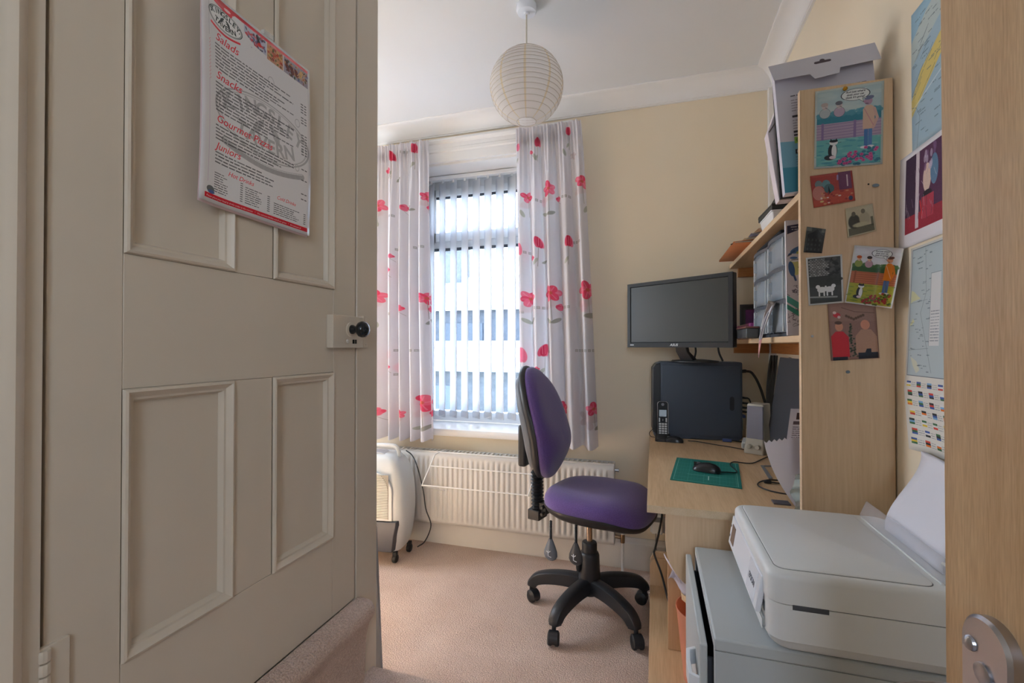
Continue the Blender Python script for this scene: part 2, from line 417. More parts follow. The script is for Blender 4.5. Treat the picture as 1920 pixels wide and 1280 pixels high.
# landing step down into the room, and the carpeted step under the stair door
mb = MB(); prof = [(YB, 0), (1.285, 0), (1.288, .10), (1.296, .135), (1.303, .150)]+[(1.288+.017*math.cos(a), .163+.017*math.sin(a)) for a in (0, .5, 1.0, 1.5)]+[(YB, .18)]
mb.prism(prof, 'X', DX, .06)
struct(mb.build('floor_landing', M_carpet, smooth=50))
mb = MB(); prof = [(DX, .440), (-.835, .440), (-.815, .434), (-.804, .420), (-.802, .404), (-.808, .388), (-.822, .372), (-.836, .33), (-.842, .25), (-.844, .18), (DX, .18)]
rings = []
for y, s in [(.18, 1), (1.19, 1), (1.215, .97), (1.232, .86), (1.24, .62)]:
    rings.append([(DX+(x-DX)*s, y, .18+(z-.18)*(s**.25)) for x, z in prof])
mb.loft(rings)
struct(mb.build('floor_stair_step', M_carpet, smooth=60))

# coving, pipe boxing, skirting
def cove(n=7):
    return [(0, 0), (.010, 0), (.010, .006)]+[(.086-.072*math.cos(a), .008+.072*math.sin(a)) for a in [PI/2*i/n for i in range(n+1)]]+[(.09, .083), (.09, .088), (0, .088)]
pr_ = cove()
mb = MB(); mb.loft([[(x, YW-q, ZC-.088+h) for q, h in pr_] for x in (XL, XW)])
struct(mb.build('trim_3', M_trim, smooth=35))
mb = MB(); mb.loft([[(XW-q, y, ZC-.088+h) for q, h in pr_] for y in (YB, YW)])
struct(mb.build('trim_4', M_trim, smooth=35))
struct(MB().box(.552, XW, 2.572, YW, 0, ZC-.088).build('trim_5', M_trim, bevel=.003))
sk = [(0, 0), (.018, 0), (.018, .135), (.012, .15), (.008, .165), (0, .165)]
mb = MB(); mb.loft([[(x, YW-q, h) for q, h in sk] for x in (XL, .55)])
struct(mb.build('baseboard_window', M_skirt, smooth=0))
mb = MB(); mb.loft([[(XW-q, y, h) for q, h in sk] for y in (YB, 2.57)])
struct(mb.build('baseboard_right', M_skirt, smooth=0))

# ---------------------------------------------------------------- window
win = struct(bpy.data.objects.new('window_1', None)); COL.objects.link(win)
mb = MB()    # reveal lining
mb.box(WX0, WX0+.012, YW+.002, 2.84, WZ0, WZ1); mb.box(WX1-.012, WX1, YW+.002, 2.84, WZ0, WZ1); mb.box(WX0+.012, WX1-.012, YW+.002, 2.84, WZ1-.012, WZ1)
mb.build('reveal', M_trim, win, smooth=0)
mb = MB()    # sill with a rounded nose
mb.prism([(2.555, .668), (2.560, .658), (2.572, .655), (2.84, .655), (2.84, .70), (2.572, .70), (2.560, .697), (2.555, .688)], 'X', WX0-.06, WX1+.06)
mb.build('window_sill', M_trim, win, smooth=40)
MB().box(WX0-.05, WX1+.05, 2.905, 3.06, .672, .697).build('sill_reflector', M_frame, win, bevel=.004)  # unseen white board added to bounce sun up to the soffit
mb = MB()    # outer frame and transom
a0, a1 = WX0+.012, WX1-.012; y0, y1 = 2.84, 2.90
mb.box(a0, a0+.065, y0, y1, .70, 2.31); mb.box(a1-.065, a1, y0, y1, .70, 2.31)
mb.box(a0+.065, a1-.065, y0, y1, .70, .765); mb.box(a0+.065, a1-.065, y0, y1, 2.20, 2.31); mb.box(a0+.065, a1-.065, y0, y1, 1.848, 1.905)
mb.box(a0+.07, a1-.07, 2.825, 2.842, 1.895, 1.955); mb.box(a0+.05, a0+.105, 2.825, 2.842, 1.895, 2.245); mb.box(a1-.105, a1-.05, 2.825, 2.842, 1.895, 2.245); mb.box(a0+.07, a1-.07, 2.825, 2.842, 2.195, 2.245)
mb.build('window_frame', M_frame, win, bevel=.004)
mb = MB()
for z0, z1 in ((2.183, 2.196), (1.834, 1.850)): mb.box(a0+.06, a1-.06, 2.828, 2.85, z0, z1)
mb.box(a0+.064, a0+.072, 2.834, 2.85, .76, 1.84)
mb.build('gasket', mat('gasket', lin(70, 72, 80), .7), win, smooth=0)
G = thin_glass('window_glass', (.97, .99, .98, 1))
MB().box(a0+.06, a1-.06, 2.868, 2.872, .76, 1.85).build('pane', G, win, smooth=0)
MB().box(a0+.06, a1-.06, 2.868, 2.872, 1.90, 2.205).build('pane', G, win, smooth=0)
mb = MB()    # moulded architrave over the head and down the sides
ar = [(0, 0), (.022, 0), (.024, .018), (.024, .055), (.030, .062), (.030, .078), (.026, .084), (.026, .108), (.034, .114), (.040, .126), (.036, .140), (0, .140)]
mb.loft([[(x, YW-q, WZ1+h) for q, h in ar] for x in (WX0-.14, WX1+.14)])
struct(mb.build('trim_6', M_trim, smooth=20))
mb = MB()
mb.loft([[(WX0-h, YW-q, z) for q, h in ar] for z in (.70, WZ1)]); mb.loft([[(WX1+h, YW-q, z) for q, h in ar] for z in (.70, WZ1)])
struct(mb.build('trim_7', M_trim, smooth=20))

# ---------------------------------------------------------------- vertical blind
M_slat = cloth('blind_fabric', lin(244, 246, 250), .5, bump=(220, .1, .001))
vb = thing('vertical_blind', 'white vertical slat blind hanging in the window between the two curtains', 'blind', (-1.02, 2.775, 0))
MB().box(WX0+.015+1.02, WX1-.015+1.02, -.022, .022, 2.283, 2.308).build('headrail', M_frame, vb, bevel=.004)
half = Vector((.0352, -.0272))
def slat_mesh():
    mb = MB(); n = 6; z0, z1 = .742, 2.268
    f = lambda u: (half*(2*u-1)+Vector((.52, .86))*(.004*(1-(2*u-1)**2)))
    mb.sheet(lambda u, v: (f(u).x, f(u).y, z0+(z1-z0)*v), n, 8)
    return mb
def weight_mesh():
    mb = MB(); d = half.normalized(); nrm = Vector((d.y, -d.x))
    p = [half*-1+nrm*.003, half*1+nrm*.003, half*1-nrm*.003, half*-1-nrm*.003]
    mb.loft([[(q.x, q.y, z) for q in p] for z in (.738, .778)]); return mb
M_weight = cloth('blind_weight', lin(226, 230, 236), .25)
xs = [-1.4825+.0795*i for i in range(12)]
first = None
for x in xs:
    if first is None:
        s_ = slat_mesh().build('slat', M_slat, vb, thick=.0006, loc=None); s_.location = (x+1.02, 0, 0)
        w_ = weight_mesh().build('weight', M_weight, s_, smooth=0)
        h_ = MB().box(-.006, .006, -.003, .003, 2.265, 2.29).build('hook', M_frame, s_, smooth=0)
        first = s_
    else:
        c = copy_tree(first, vb); c.location = (x+1.02, 0, 0)
mb = MB()
for i in range(11):
    a = Vector((xs[i]+1.02, 0, .755)); b = Vector((xs[i+1]+1.02, 0, .755))
    mb.tube([a+half.to_3d()*.9, (a+b)/2+half.to_3d()*.9-Vector((0, 0, .012)), b+half.to_3d()*.9], .0012, 5)
mb.build('bead_chain', M_frame, vb)

# ---------------------------------------------------------------- what stands outside the window
M_stone = mat('dark_stone', lin(74, 80, 90), .9, noise=(6, .25), bump=(5, .3, .05))
M_stone2 = mat('grey_stone', lin(84, 90, 98), .9, noise=(9, .2), bump=(5, .3, .05))
M_slate = mat('roof_slate', lin(176, 176, 178), .8, noise=(4, .1))
M_slate2 = mat('lower_roof_tile', lin(150, 152, 156), .8, noise=(4, .1))
def house(name, label, x0, x1, y, zb, ze, zr, run, rows, mw, mr, cat='building'):
    h = thing(name, label, cat, ((x0+x1)/2, y, zb)); cx = (x0+x1)/2
    MB().box(x0-cx, x1-cx, 0, run*2, 0, ze-zb).build('wall', mw, h, smooth=0)
    mb = MB()                        # courses of tiles, each lapping the one below
    for i in range(rows):
        t0, t1 = i/rows, (i+1)/rows
        ya, yb_ = -.25+(run+.25)*t0, -.25+(run+.25)*t1; za, zc = ze-zb+(zr-ze)*t0, ze-zb+(zr-ze)*t1
        mb.loft([[(x, ya, za-.02), (x, ya, za+.075), (x, yb_+.05, zc+.02), (x, yb_+.05, zc-.02)] for x in (x0-cx-.3, x1-cx+.3)])
    mb.build('roof', mr, h, smooth=0)
    return h
hA = house('house', 'grey stone house with a slate roof across the street, seen between blind slats', -11, -1.0, 11.5, -3, 2.15, 3.35, 2.2, 16, M_stone, M_slate)
for i in range(4): MB().box(-4.6+2.6*i, -3.5+2.6*i, -.05, .02, 3.7, 4.8).build('window_opening', mat('far_window', lin(60, 70, 84), .2), hA, smooth=0)
MB().box(-.35, .35, 1.6, 2.4, 6.0, 7.6).build('chimney', M_stone2, hA, smooth=0)
hB = house('outhouse', 'low outbuilding with a tiled lean-to roof in front of the stone house', -5.2, -2.2, 8.6, -3, .72, 1.28, 1.1, 12, M_stone2, M_slate2)
MB().box(-.9, -.1, -.04, .02, 1.5, 3.4).build('door_opening', mat('far_door', lin(84, 96, 110), .5), hB, smooth=0)
tag(MB().box(-9, 1.5, 7.2, 7.35, -3, -.35).build('garden_wall', M_stone2, smooth=0), 'pale garden wall low outside the window below the outbuilding', 'wall')
def leafy(name, label, c, r, n):
    mb = MB(); rd = random.Random(len(label))
    for i in range(n):
        d = Vector((rd.gauss(0, 1), rd.gauss(0, 1), rd.gauss(0, .8))); d = d.normalized()*r*rd.uniform(.5, 1)
        p = Vector(c)+d; a = Vector((rd.gauss(0, 1), rd.gauss(0, 1), rd.gauss(0, 1))).normalized(); q = a.orthogonal().normalized(); l = r*.22
        v = mb.vs([p-a*l, p+q*l*.4, p+a*l, p-q*l*.4]); mb.face(v)
    o = mb.build('foliage', mat('leaf', lin(150, 176, 140), .7, noise=(8, .2)), None, smooth=0)
    return tag(o, label, 'plant')
leafy('shrub', 'pale green shrub outside just above the window sill', (-2.75, 6.3, -.75), .55, 260).name = 'garden_shrub'
leafy('shrub', 'small leafy shrub outside at the right of the window view', (-1.55, 6.4, -.7), .4, 200).name = 'garden_shrub'
struct(MB().box(-30, 30, 2.95, 40, -3.1, -3).build('ground_outside', mat('paving', lin(120, 118, 114), .9, noise=(2, .1)), smooth=0))

# ---------------------------------------------------------------- white panelled stair door (door_1)
d1 = struct(bpy.data.objects.new('door_1', None)); COL.objects.link(d1); d1.location = (DX, .457, .441)
dx = lambda y: y-.457
dz = lambda z: z-.441
DT = 2.42-.441; DW = 1.204-.457
P_Y = [(.561, .779), (.886, 1.103)]; P_Z = [(.662, 1.126), (1.358, 2.27)]
F0, F1 = -.038, -.002
for y0, y1 in ((.4575, .561), (1.103, 1.2035)): MB().box(F0, F1, dx(y0), dx(y1), 0, DT).build('stile', M_gloss, d1, bevel=.0012)
for z0, z1 in ((.441, .662), (1.126, 1.358), (2.27, 2.42)): MB().box(F0, F1-.0004, dx(.5615), dx(1.1025), dz(z0), dz(z1)).build('rail', M_gloss, d1, bevel=.0012)
for z0, z1 in P_Z: MB().box(F0, F1-.0006, dx(.779), dx(.886), dz(z0)+.0006, dz(z1)-.0006).build('muntin', M_gloss, d1, bevel=.0012)
for y0, y1 in P_Y:
    for z0, z1 in P_Z:
        MB().box(F0+.008, F1-.014, dx(y0), dx(y1), dz(z0), dz(z1)).build('door_panel', M_gloss, d1, smooth=0)
        mb = MB(); V = []
        for ins, h in ((0, .0005), (.002, .006), (.006, .0075), (.010, .003), (.016, -.002), (.020, -.003), (.023, -.009), (.025, -.0142)):
            V.append([(F1+h, dx(y0)+ins, dz(z0)+ins), (F1+h, dx(y1)-ins, dz(z0)+ins), (F1+h, dx(y1)-ins, dz(z1)-ins), (F1+h, dx(y0)+ins, dz(z1)-ins)])
        mb.loft(V, cap=False)
        mb.build('panel_moulding', M_gloss, d1, smooth=25)
def hinge(z):
    h = MB().box(-.004, .004, -.012, .030, z, z+.10).build('hinge', M_gloss, d1, bevel=.001)
    mb = MB()
    for k in range(5): mb.lathe([(.007, z+.002+.0195*k), (.0078, z+.004+.0195*k), (.0078, z+.017+.0195*k), (.007, z+.019+.0195*k)], (.004, -.002, 0), 10)
    mb.build('knuckle', M_gloss, h)
hinge(.216); hinge(1.62)
lk = MB().box(F1, .020, dx(1.074), dx(1.212), dz(1.194), dz(1.286)).build('rim_lock', M_gloss, d1, bevel=.0015)
mb = MB(); c = (.0, dx(1.150), dz(1.247))
mb.lathe([(.021, .020), (.021, .0235), (.018, .025)], c, 20, 'X'); mb.build('rose', M_gloss, lk)
mb = MB(); mb.lathe([(.0135, .0235), (.013, .030), (.0095, .036), (.0095, .042), (.015, .047), (.0215, .053), (.0235, .060), (.0225, .068), (.017, .0745), (.008, .0775), (.001, .078)], c, 28, 'X')
lab(mb.build('knob', mat('black_knob', lin(26, 30, 34), .18, noise=(30, .3)), lk, smooth=50), 'black round door knob')
mb = MB(); mb.box(.0195, .0215, dx(1.160), dx(1.168), dz(1.206), dz(1.218)); mb.box(.0195, .0215, dx(1.172), dx(1.178), dz(1.206), dz(1.218)); mb.build('keyhole', M_dark, lk, smooth=0)
MB().lathe([(.006, .020), (.005, .0225), (.001, .0232)], (0, dx(1.137), dz(1.213)), 12, 'X').build('snib', mat('pale_button', lin(225, 216, 206), .3), lk)
kp = MB().box(.0, .018, dx(1.2155), dx(1.236), dz(1.194), dz(1.290)).build('keep', M_gloss, d1, bevel=.0015)
MB().box(.0165, .0187, dx(1.2155), dx(1.223), dz(1.236), dz(1.262)).build('latch_slot', M_dark, kp, smooth=0)
mb = MB()
for z in (1.204, 1.280): mb.lathe([(.0035, .018), (.003, .0195), (.0005, .0197)], (0, dx(1.229), dz(z)), 10, 'X')
mb.build('screw', M_gloss, kp)

# small board leaning on the end of the stair wall
o = MB().box(-.07, -.017, 0, .012, 0, .60).build('leaning_board', mat('grey_board', lin(150, 152, 158), .5))
o.location = (-.865, 1.385, .0); o.rotation_euler = (R(4.2), 0, 0)
tag(o, 'thin grey board leaning behind the white door frame edge', 'board')

# ---------------------------------------------------------------- oak door (door_2), standing open at the right
M_oak = wood('oak_veneer', lin(238, 203, 158), lin(208, 168, 124), 'Z', 3.2, .42, .3, 90)
d2 = struct(bpy.data.objects.new('door_2', None)); COL.objects.link(d2)
d2.location = (.243, .5, .19); d2.rotation_euler = (0, 0, math.atan2(-.993, .12))   # local x runs to the hinge, local +y is the hidden side
d2.rotation_euler = (0, 0, math.atan2(-.993, .12))
# local: x along leaf, face towards the camera is local -y
MB().box(0, .76, 0, .038, 0, 1.98).build('door_leaf', M_oak, d2, bevel=.0015)
M_chrome = mat('chrome', lin(184, 184, 190), .3, metal=1.)
hz = .98-.19
pl_ = MB(); oc = rrect(.031, .077, hz-.145, hz+.012, .022, 8)
pl_.loft([[(a, 0, b) for a, b in oc], [(a, -.007, b) for a, b in oc], [(.054+(a-.054)*.90, -.0095, hz-.066+(b-hz+.066)*.97) for a, b in oc]])
plate = pl_.build('handle_plate', M_chrome, d2, smooth=40)
for a, b in ((.042, hz-.014), (.066, hz-.035)):
    mb = MB(); mb.lathe([(.0058, -.0095), (.0052, -.0115), (.003, -.0128), (.0003, -.0132)], (a, 0, b), 16, 'Y'); mb.build('screw', M_chrome, plate)
mb = MB(); mb.lathe([(.008, -.0095), (.008, -.0110), (.006, -.0116)], (.054, 0, hz-.030), 20, 'Y'); mb.build('indicator', M_chrome, plate)
lv = MB(); lz = hz-.052
lv.tube(spline([(.054, -.008, lz), (.054, -.034, lz), (.055, -.060, lz-.001), (.063, -.071, lz-.002), (.086, -.0745, lz-.004), (.116, -.074, lz-.003), (.15, -.071, lz)], 6), lambda t: .0105 if t < .3 else .0095-.002*(t-.3), 14)
lv.build('lever_handle', M_chrome, plate, smooth=60)
# ================================================================ MENU ON THE STAIR DOOR
def oval_logo(c, cx, cy, w, col, red, al=1., grey=False):
    h = w*.50
    if not grey:
        c.ell(cx, cy, w/2, h/2, (238, 236, 234), 1.)
    c.ring(cx, cy, w/2, h/2, w*.011, col, al)
    c.ring(cx, cy, w*.47, h*.46, w*.008, col, al*.7)
    sz = w*.168
    for i, ch in enumerate('KINGSLEY'):
        t = (i-3.5)/3.5; c.text(ch, cx+t*w*.355, cy+h*.20-abs(t)**2*h*.17, sz, col, bold=.03, rot=-t*.38, al=al, center=True)
    for i, ch in enumerate('TAVERN'):
        t = (i-2.5)/2.5; c.text(ch, cx+t*w*.27, cy-h*.36+abs(t)**2*h*.07, sz, col, bold=.03, rot=t*.22, al=al, center=True)
    for s in (-1, 1):                                     # two rearing animals between the words
        x = cx+s*w*.10
        c.ell(x, cy-h*.02, w*.035, h*.13, col, al*.9, rot=s*.5); c.ell(x-s*w*.045, cy+h*.09, w*.024, h*.06, col, al*.9, rot=s*.8)
        c.line([(x, cy), (x-s*w*.07, cy-h*.02)], w*.014, col, al); c.line([(x+s*w*.01, cy-h*.08), (x+s*w*.05, cy-h*.17)], w*.016, col, al)
        c.ell(cx+s*w*.42, cy, w*.016, h*.035, col, al)
    pts = [(cx-w*.42+w*.84*i/14, cy-h*.46-h*.20*math.sin(PI*(.12+.8*i/14))) for i in range(15)]
    c.line(pts, w*.055, red, al); c.line([(x, y+w*.02) for x, y in pts], w*.008, (255, 255, 255), al*.6)

def menu_image():
    w, h = 29.7, 42.0
    c = Canvas(w, h, 34, (226, 222, 222)); rd = random.Random(3); red = (222, 40, 56); ink = (60, 58, 60)
    c.noise(.012, 3)
    c.rect(1.3, h-1.3, w-.6, h-.55, red); c.poly([(1.3, h-.5), (9.5, h-.5), (7, h-2.3), (1.3, h-1.7)], (224, 60, 72)); c.ell(6.2, h-1.7, 1.6, .7, (226, 66, 78), rot=-.2); c.ell(6.6, h-1.5, .8, .3, (240, 190, 190))
    c.rect(1.3, .75, w-.6, 1.75, red)
    c.text('Please place your food & drinks order at the counter   *   We welcome families and all our guests   *   We welcome all', 1.7, 1.02, .52, (250, 235, 235), shear=.2)
    for x0, x1, base, cols in ((10.6, 16.4, (190, 190, 205), ((40, 36, 60), (205, 60, 60), (120, 110, 150), (60, 50, 60), (214, 74, 84), (90, 90, 120))),
                               (16.6, 21.2, (196, 140, 110), ((214, 150, 90), (190, 70, 50), (226, 176, 120), (150, 60, 50), (70, 90, 50))),
                               (21.4, 29.1, (160, 150, 160), ((52, 74, 52), (120, 50, 40), (170, 84, 54), (212, 150, 100), (60, 40, 40), (96, 100, 150)))):
        c.rect(x0, h-5.1, x1, h-1.3, base)
        for k in range(60):
            q = rd.choice(cols); x = rd.uniform(x0+.3, x1-.3); y = h-rd.uniform(1.6, 4.9)
            c.ell(x, y, rd.uniform(.15, .55), rd.uniform(.12, .4), q, .75, rot=rd.uniform(0, 3))
    c.ell(14.3, h-2.6, .35, 1.2, (36, 34, 44), rot=.5); c.ell(14.6, h-3.3, .5, .45, (214, 54, 52))
    for x in (22.6, 24.0, 25.4): c.ell(x, h-3.4, .55, 1.0, (104, 46, 40), .8, rot=.5)
    for k in range(14): c.line([(25.6+rd.uniform(0, 3), h-1.6-rd.uniform(0, .6)), (25.4+rd.uniform(0, 3.4), h-3.2-rd.uniform(0, 1.2))], .16, (226, 176, 120), .8)
    c.poly([(10.6, h-5.1), (16.4, h-5.1), (16.4, h-4.6), (13.2, h-4.3), (10.6, h-3.0)], (226, 222, 222))
    oval_logo(c, 6.0, h-4.3, 8.2, (44, 52, 50), red)
    g = (172, 168, 168)
    for x, y, r_ in ((17.6, 32.3, 1.0), (25.4, 26.6, .9), (25.2, 15.6, .75)): c.ring(x, y, r_*.8, r_, .12, g)
    oval_logo(c, 16.2, 20.4, 25.4, (172, 168, 168), (166, 162, 162), .9, True)
    def block(y0, n, pitch, hh=.42, x0=3.4, frac=(.55, .95)):
        for i in range(n):
            y = y0-i*pitch; c.greek(x0, y, 25.4, hh, ink, rd, .82, rd.uniform(*frac)); 
            if rd.random() < .75: c.rect(26.6, y, 27.4, y+.26, ink, .75); c.rect(27.7, y, 28.4, y+.26, ink, .7)
    hd = dict(shear=.35, bold=.004)
    c.text('Salads', 3.5, 32.8, 2.3, red, **hd); block(31.8, 8, .66)
    c.text('Snacks', 3.5, 25.2, 2.3, red, **hd); block(24.2, 9, .68)
    c.text('Gourmet Pizzas', 3.5, 16.6, 2.2, red, **hd); block(15.7, 5, .66, frac=(.6, .98))
    c.text('Juniors', 3.5, 11.1, 2.1, red, **hd); block(10.3, 4, .66, frac=(.5, .75))
    c.text('Hot Drinks', 6.6, 6.75, 1.35, red, **hd); c.text('Cold Drinks', 19.2, 6.1, 1.15, red, **hd)
    for i in range(9):
        y = 6.2-i*.47
        c.greek(3.4, y, 3.4+rd.uniform(2, 3.6), .3, ink, rd, .85); c.rect(9.6, y, 10.2, y+.2, ink, .7)
        if i > 0: c.greek(10.8, y, 10.8+rd.uniform(3, 4.6), .3, ink, rd, .85); c.rect(16.6, y, 17.3, y+.2, ink, .7)
        if i > 2: c.greek(18.4, y, 18.4+rd.uniform(5, 8), .3, ink, rd, .85); c.rect(27.6, y, 28.3, y+.2, ink, .7)
    c.line([(1.9, 4), (1.9, 24)], .07, (170, 120, 170), .6)
    c.line([(1.9+(.35 if i % 2 else 0), 24+i*.35) for i in range(24)], .07, (214, 110, 120), .7); c.line([(1.9, 32.5), (1.9, 40)], .07, (120, 120, 130), .6)
    c.ell(2.6, 2.6, .9, .7, (90, 96, 100)); c.ell(2.8, 2.1, .8, .35, (70, 90, 140))
    c.rect(0, 0, 1.1, h, (222, 216, 217), .8)
    return c.image('menu_print')
menu = thing('menu_poster', 'laminated white and red pub menu hung on the white panelled door', 'poster', (DX+.006, .835, 1.70))
def menu_f(u, v):
    x = .004+.030*max(0, .22-u)**1.4*4*(.6+.4*v)+.003*math.sin(3*v)+.004*max(0, u-.8)
    y = -.155+.31*u+.002*math.sin(5*v); z = -.213+.427*v-.004*u
    return (x, y, z)
MB().sheet(menu_f, 24, 20).build('printed_sheet', printed('menu_laminate', menu_image(), .22, coat=.3), menu, thick=.0008)
mb = MB(); mb.sheet(lambda u, v: (menu_f(u, v)[0]-.0025, menu_f(u, v)[1]*.985-.003, menu_f(u, v)[2]-.0045), 16, 4)
mb.build('back_sheet', mat('menu_back', lin(222, 196, 196), .4), menu, thick=.0008)
mb = MB(); mb.box(-.004, .0035, .05, .085, -.216, -.203); lab(mb.build('blue_tack', mat('blue_tack', lin(120, 130, 178), .9), menu, bevel=.002), 'lump of blue tack')
MB().box(-.0045, .0055, .008, .036, .214, .224).build('tape', film('clear_tape', (.9, .9, .88, 1), .35, .2), menu, smooth=0)

# ================================================================ PAPER LANTERN
lan = thing('pendant_lamp', 'round white ribbed paper lantern hanging on a flex from the ceiling', 'lamp', (-.487, 1.8, 2.245))
def lan_mat():
    m = cloth('lantern_paper', lin(232, 224, 212), .55); nt = m.node_tree
    tc = nt.nodes.new('ShaderNodeTexCoord'); sp = nt.nodes.new('ShaderNodeSeparateXYZ'); nt.links.new(tc.outputs['Object'], sp.inputs[0])
    at = nt.nodes.new('ShaderNodeMath'); at.operation = 'ARCTAN2'; nt.links.new(sp.outputs[1], at.inputs[0]); nt.links.new(sp.outputs[0], at.inputs[1])
    w_ = nt.nodes.new('ShaderNodeMath'); w_.operation = 'MULTIPLY_ADD'; w_.inputs[1].default_value = 9/(2*PI); w_.inputs[2].default_value = 4.98; nt.links.new(at.outputs[0], w_.inputs[0])
    fr = nt.nodes.new('ShaderNodeMath'); fr.operation = 'FRACT'; nt.links.new(w_.outputs[0], fr.inputs[0])
    lt = nt.nodes.new('ShaderNodeMath'); lt.operation = 'LESS_THAN'; lt.inputs[1].default_value = .09; nt.links.new(fr.outputs[0], lt.inputs[0])
    mx = nt.nodes.new('ShaderNodeMix'); mx.data_type = 'RGBA'; mx.inputs[6].default_value = lin(244, 241, 239); mx.inputs[7].default_value = lin(238, 226, 202)
    nt.links.new(lt.outputs[0], mx.inputs[0])
    for n in nt.nodes:
        if n.type in ('BSDF_DIFFUSE', 'BSDF_TRANSLUCENT'): nt.links.new(mx.outputs[2], n.inputs[0])
    return m
NR = 17; RL = .147
prof = []; ribs = []
zt = [-.965+1.93*i/NR for i in range(NR+1)]
for i in range(NR+1):
    r = RL*math.sqrt(max(0, 1-zt[i]**2)); ribs.append((r, zt[i]*RL)); prof.append((r, zt[i]*RL))
    if i < NR:
        zm = (zt[i]+zt[i+1])/2; prof.append((RL*math.sqrt(1-zm**2)-.0022, zm*RL))
MB().lathe(prof, seg=48, cap=False).build('paper_shade', lan_mat(), lan, smooth=12)
M_wire = mat('lantern_wire', lin(196, 186, 174), .5)
for r, z in ribs:
    mb = MB(); n = 40; mb.loft([[((r+.0006+.0009*math.cos(2*PI*k/5))*math.cos(a), (r+.0006+.0009*math.cos(2*PI*k/5))*math.sin(a), z+.0009*math.sin(2*PI*k/5)) for k in range(5)] for a in [2*PI*i/n for i in range(n+1)]], cap=False)
    mb.build('rib', M_wire, lan)
mb = MB(); mb.tube([(0, 0, .145), (0, 0, .31)], .0032, 8); lab(mb.build('cord', mat('lamp_flex', lin(205, 200, 186), .5), lan), 'straight hanging flex')
mb = MB(); mb.lathe([(.001, .292), (.010, .292), (.012, .298), (.037, .300), (.041, .306), (.043, .325), (.041, .3295)], seg=32); mb.build('ceiling_rose', mat('rose_plastic', lin(236, 240, 248), .25), lan, smooth=50)
mb = MB(); mb.tube([(0, 0, .145), (0, 0, .09)], .016, 12); mb.build('lamp_holder', mat('holder', lin(235, 232, 226), .4), lan)
mb = MB(); mb.tube([(-.042, 0, .142), (0, 0, .150), (.042, 0, .142)], .0012, 6); mb.tube([(0, -.042, .142), (0, 0, .150), (0, .042, .142)], .0012, 6); mb.build('wire_hanger', M_wire, lan)

# ================================================================ CURTAINS
PK, PK2, PKL, DKR = (236, 86, 116), (242, 124, 148), (249, 182, 196), (210, 54, 84)
GL, GL2, STEM = (182, 184, 168), (160, 158, 146), (168, 158, 148)
def petal(c, x, y, L, wd, a, col, al=.95):
    cx, cy = x+math.cos(a)*L*.52, y+math.sin(a)*L*.52
    c.ell(cx, cy, L*.52, wd, col, al, rot=a, soft=.12); c.line([(x+math.cos(a)*L*.2, y+math.sin(a)*L*.2), (x+math.cos(a)*L*.85, y+math.sin(a)*L*.85)], wd*.22, PKL, .5)
def flower(c, x, y, r, n=5, a0=.3, col=PK, shadow=True):
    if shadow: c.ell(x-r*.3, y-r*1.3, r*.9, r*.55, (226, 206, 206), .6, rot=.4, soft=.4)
    for k in range(n): petal(c, x, y, r*(1.0+.12*math.sin(3*k+a0*9)), r*.40, a0+2*PI*k/n, col if k % 2 else PK2)
    c.ell(x, y, r*.2, r*.2, (214, 110, 90), .9, soft=.4); c.line([(x, y-r*.5), (x+r*.1, y-r*3.2)], .0022, STEM, .8)
def leafs(c, x, y, r, ang=(2.6, .6)):
    for a in ang: c.ell(x+math.cos(a)*r, y+math.sin(a)*r, r, r*.42, GL if a > 1 else GL2, .85, rot=a, soft=.2)
def tulip(c, x, y, r, tilt=0., col=PK):
    for k, (o, w_) in enumerate(((-.42, .42), (.42, .42), (0, .5))):
        c.ell(x+o*r*.7, y, r*w_, r*1.15, (col, PK2, DKR if col == PK else col)[k], .9, rot=tilt+o*.3, soft=.15)
    for o in (-.3, 0, .3): c.line([(x+o*r, y-r*.7), (x+o*r*1.1, y+r*.9)], r*.09, PKL, .5)
    c.line([(x, y-r), (x-r*.15, y-r*5)], .002, STEM, .85); c.ell(x-r*.5, y-r*4, r*.8, r*.26, GL, .8, rot=1.1, soft=.2)
def bud(c, x, y, r):
    for k in range(4): c.ell(x+r*.35*math.cos(k*1.6), y+r*.35*math.sin(k*1.6), r*.7, r*.55, PK2 if k % 2 else PK, .92, rot=k, soft=.2)
    c.line([(x, y-r), (x+r*1.2, y-r*2.2)], .0016, STEM, .8)
def squares(c, x, y, n, s=.0125):
    for k in range(n):
        c.rect(x+k*s*1.5, y, x+k*s*1.5+s, y+s*1.2, (176, 172, 168), .8); c.rect(x+k*s*1.5+s*.25, y+s*.3, x+k*s*1.5+s*.75, y+s*.9, (208, 206, 204), .8)
def curtain_image(name, wd, items):
    c = Canvas(wd, 1.78, 1300, (233, 229, 232))
    X, Y = np.meshgrid(np.arange(c.nx), np.arange(c.ny)); c.a *= (1-.02*(np.sin(X*.9)*np.sin(Y*.9)))[..., None].astype(np.float32)
    for it in items:
        k, x, y = it[0], it[1]*wd, it[2]
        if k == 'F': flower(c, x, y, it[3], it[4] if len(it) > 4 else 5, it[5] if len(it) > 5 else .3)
        elif k == 'T': tulip(c, x, y, it[3], it[4] if len(it) > 4 else 0.)
        elif k == 'P': tulip(c, x, y, it[3], 0., (240, 128, 158))
        elif k == 'B': bud(c, x, y, it[3])
        elif k == 'L': leafs(c, x, y, it[3], it[4] if len(it) > 4 else (2.6, .6))
        elif k == 'S': squares(c, x, y, it[3])
        elif k == 'G':
            for q in range(5): c.ell(x+math.cos(q*1.26)*it[3]*.6, y+math.sin(q*1.26)*it[3]*.6, it[3]*.5, it[3]*.34, (214, 200, 202), .8, rot=q*1.26, soft=.2)
        elif k == 'W': c.ell(x, y, it[3], it[3]*1.6, (246, 200, 210), .6, soft=.5)
    return c.image(name)
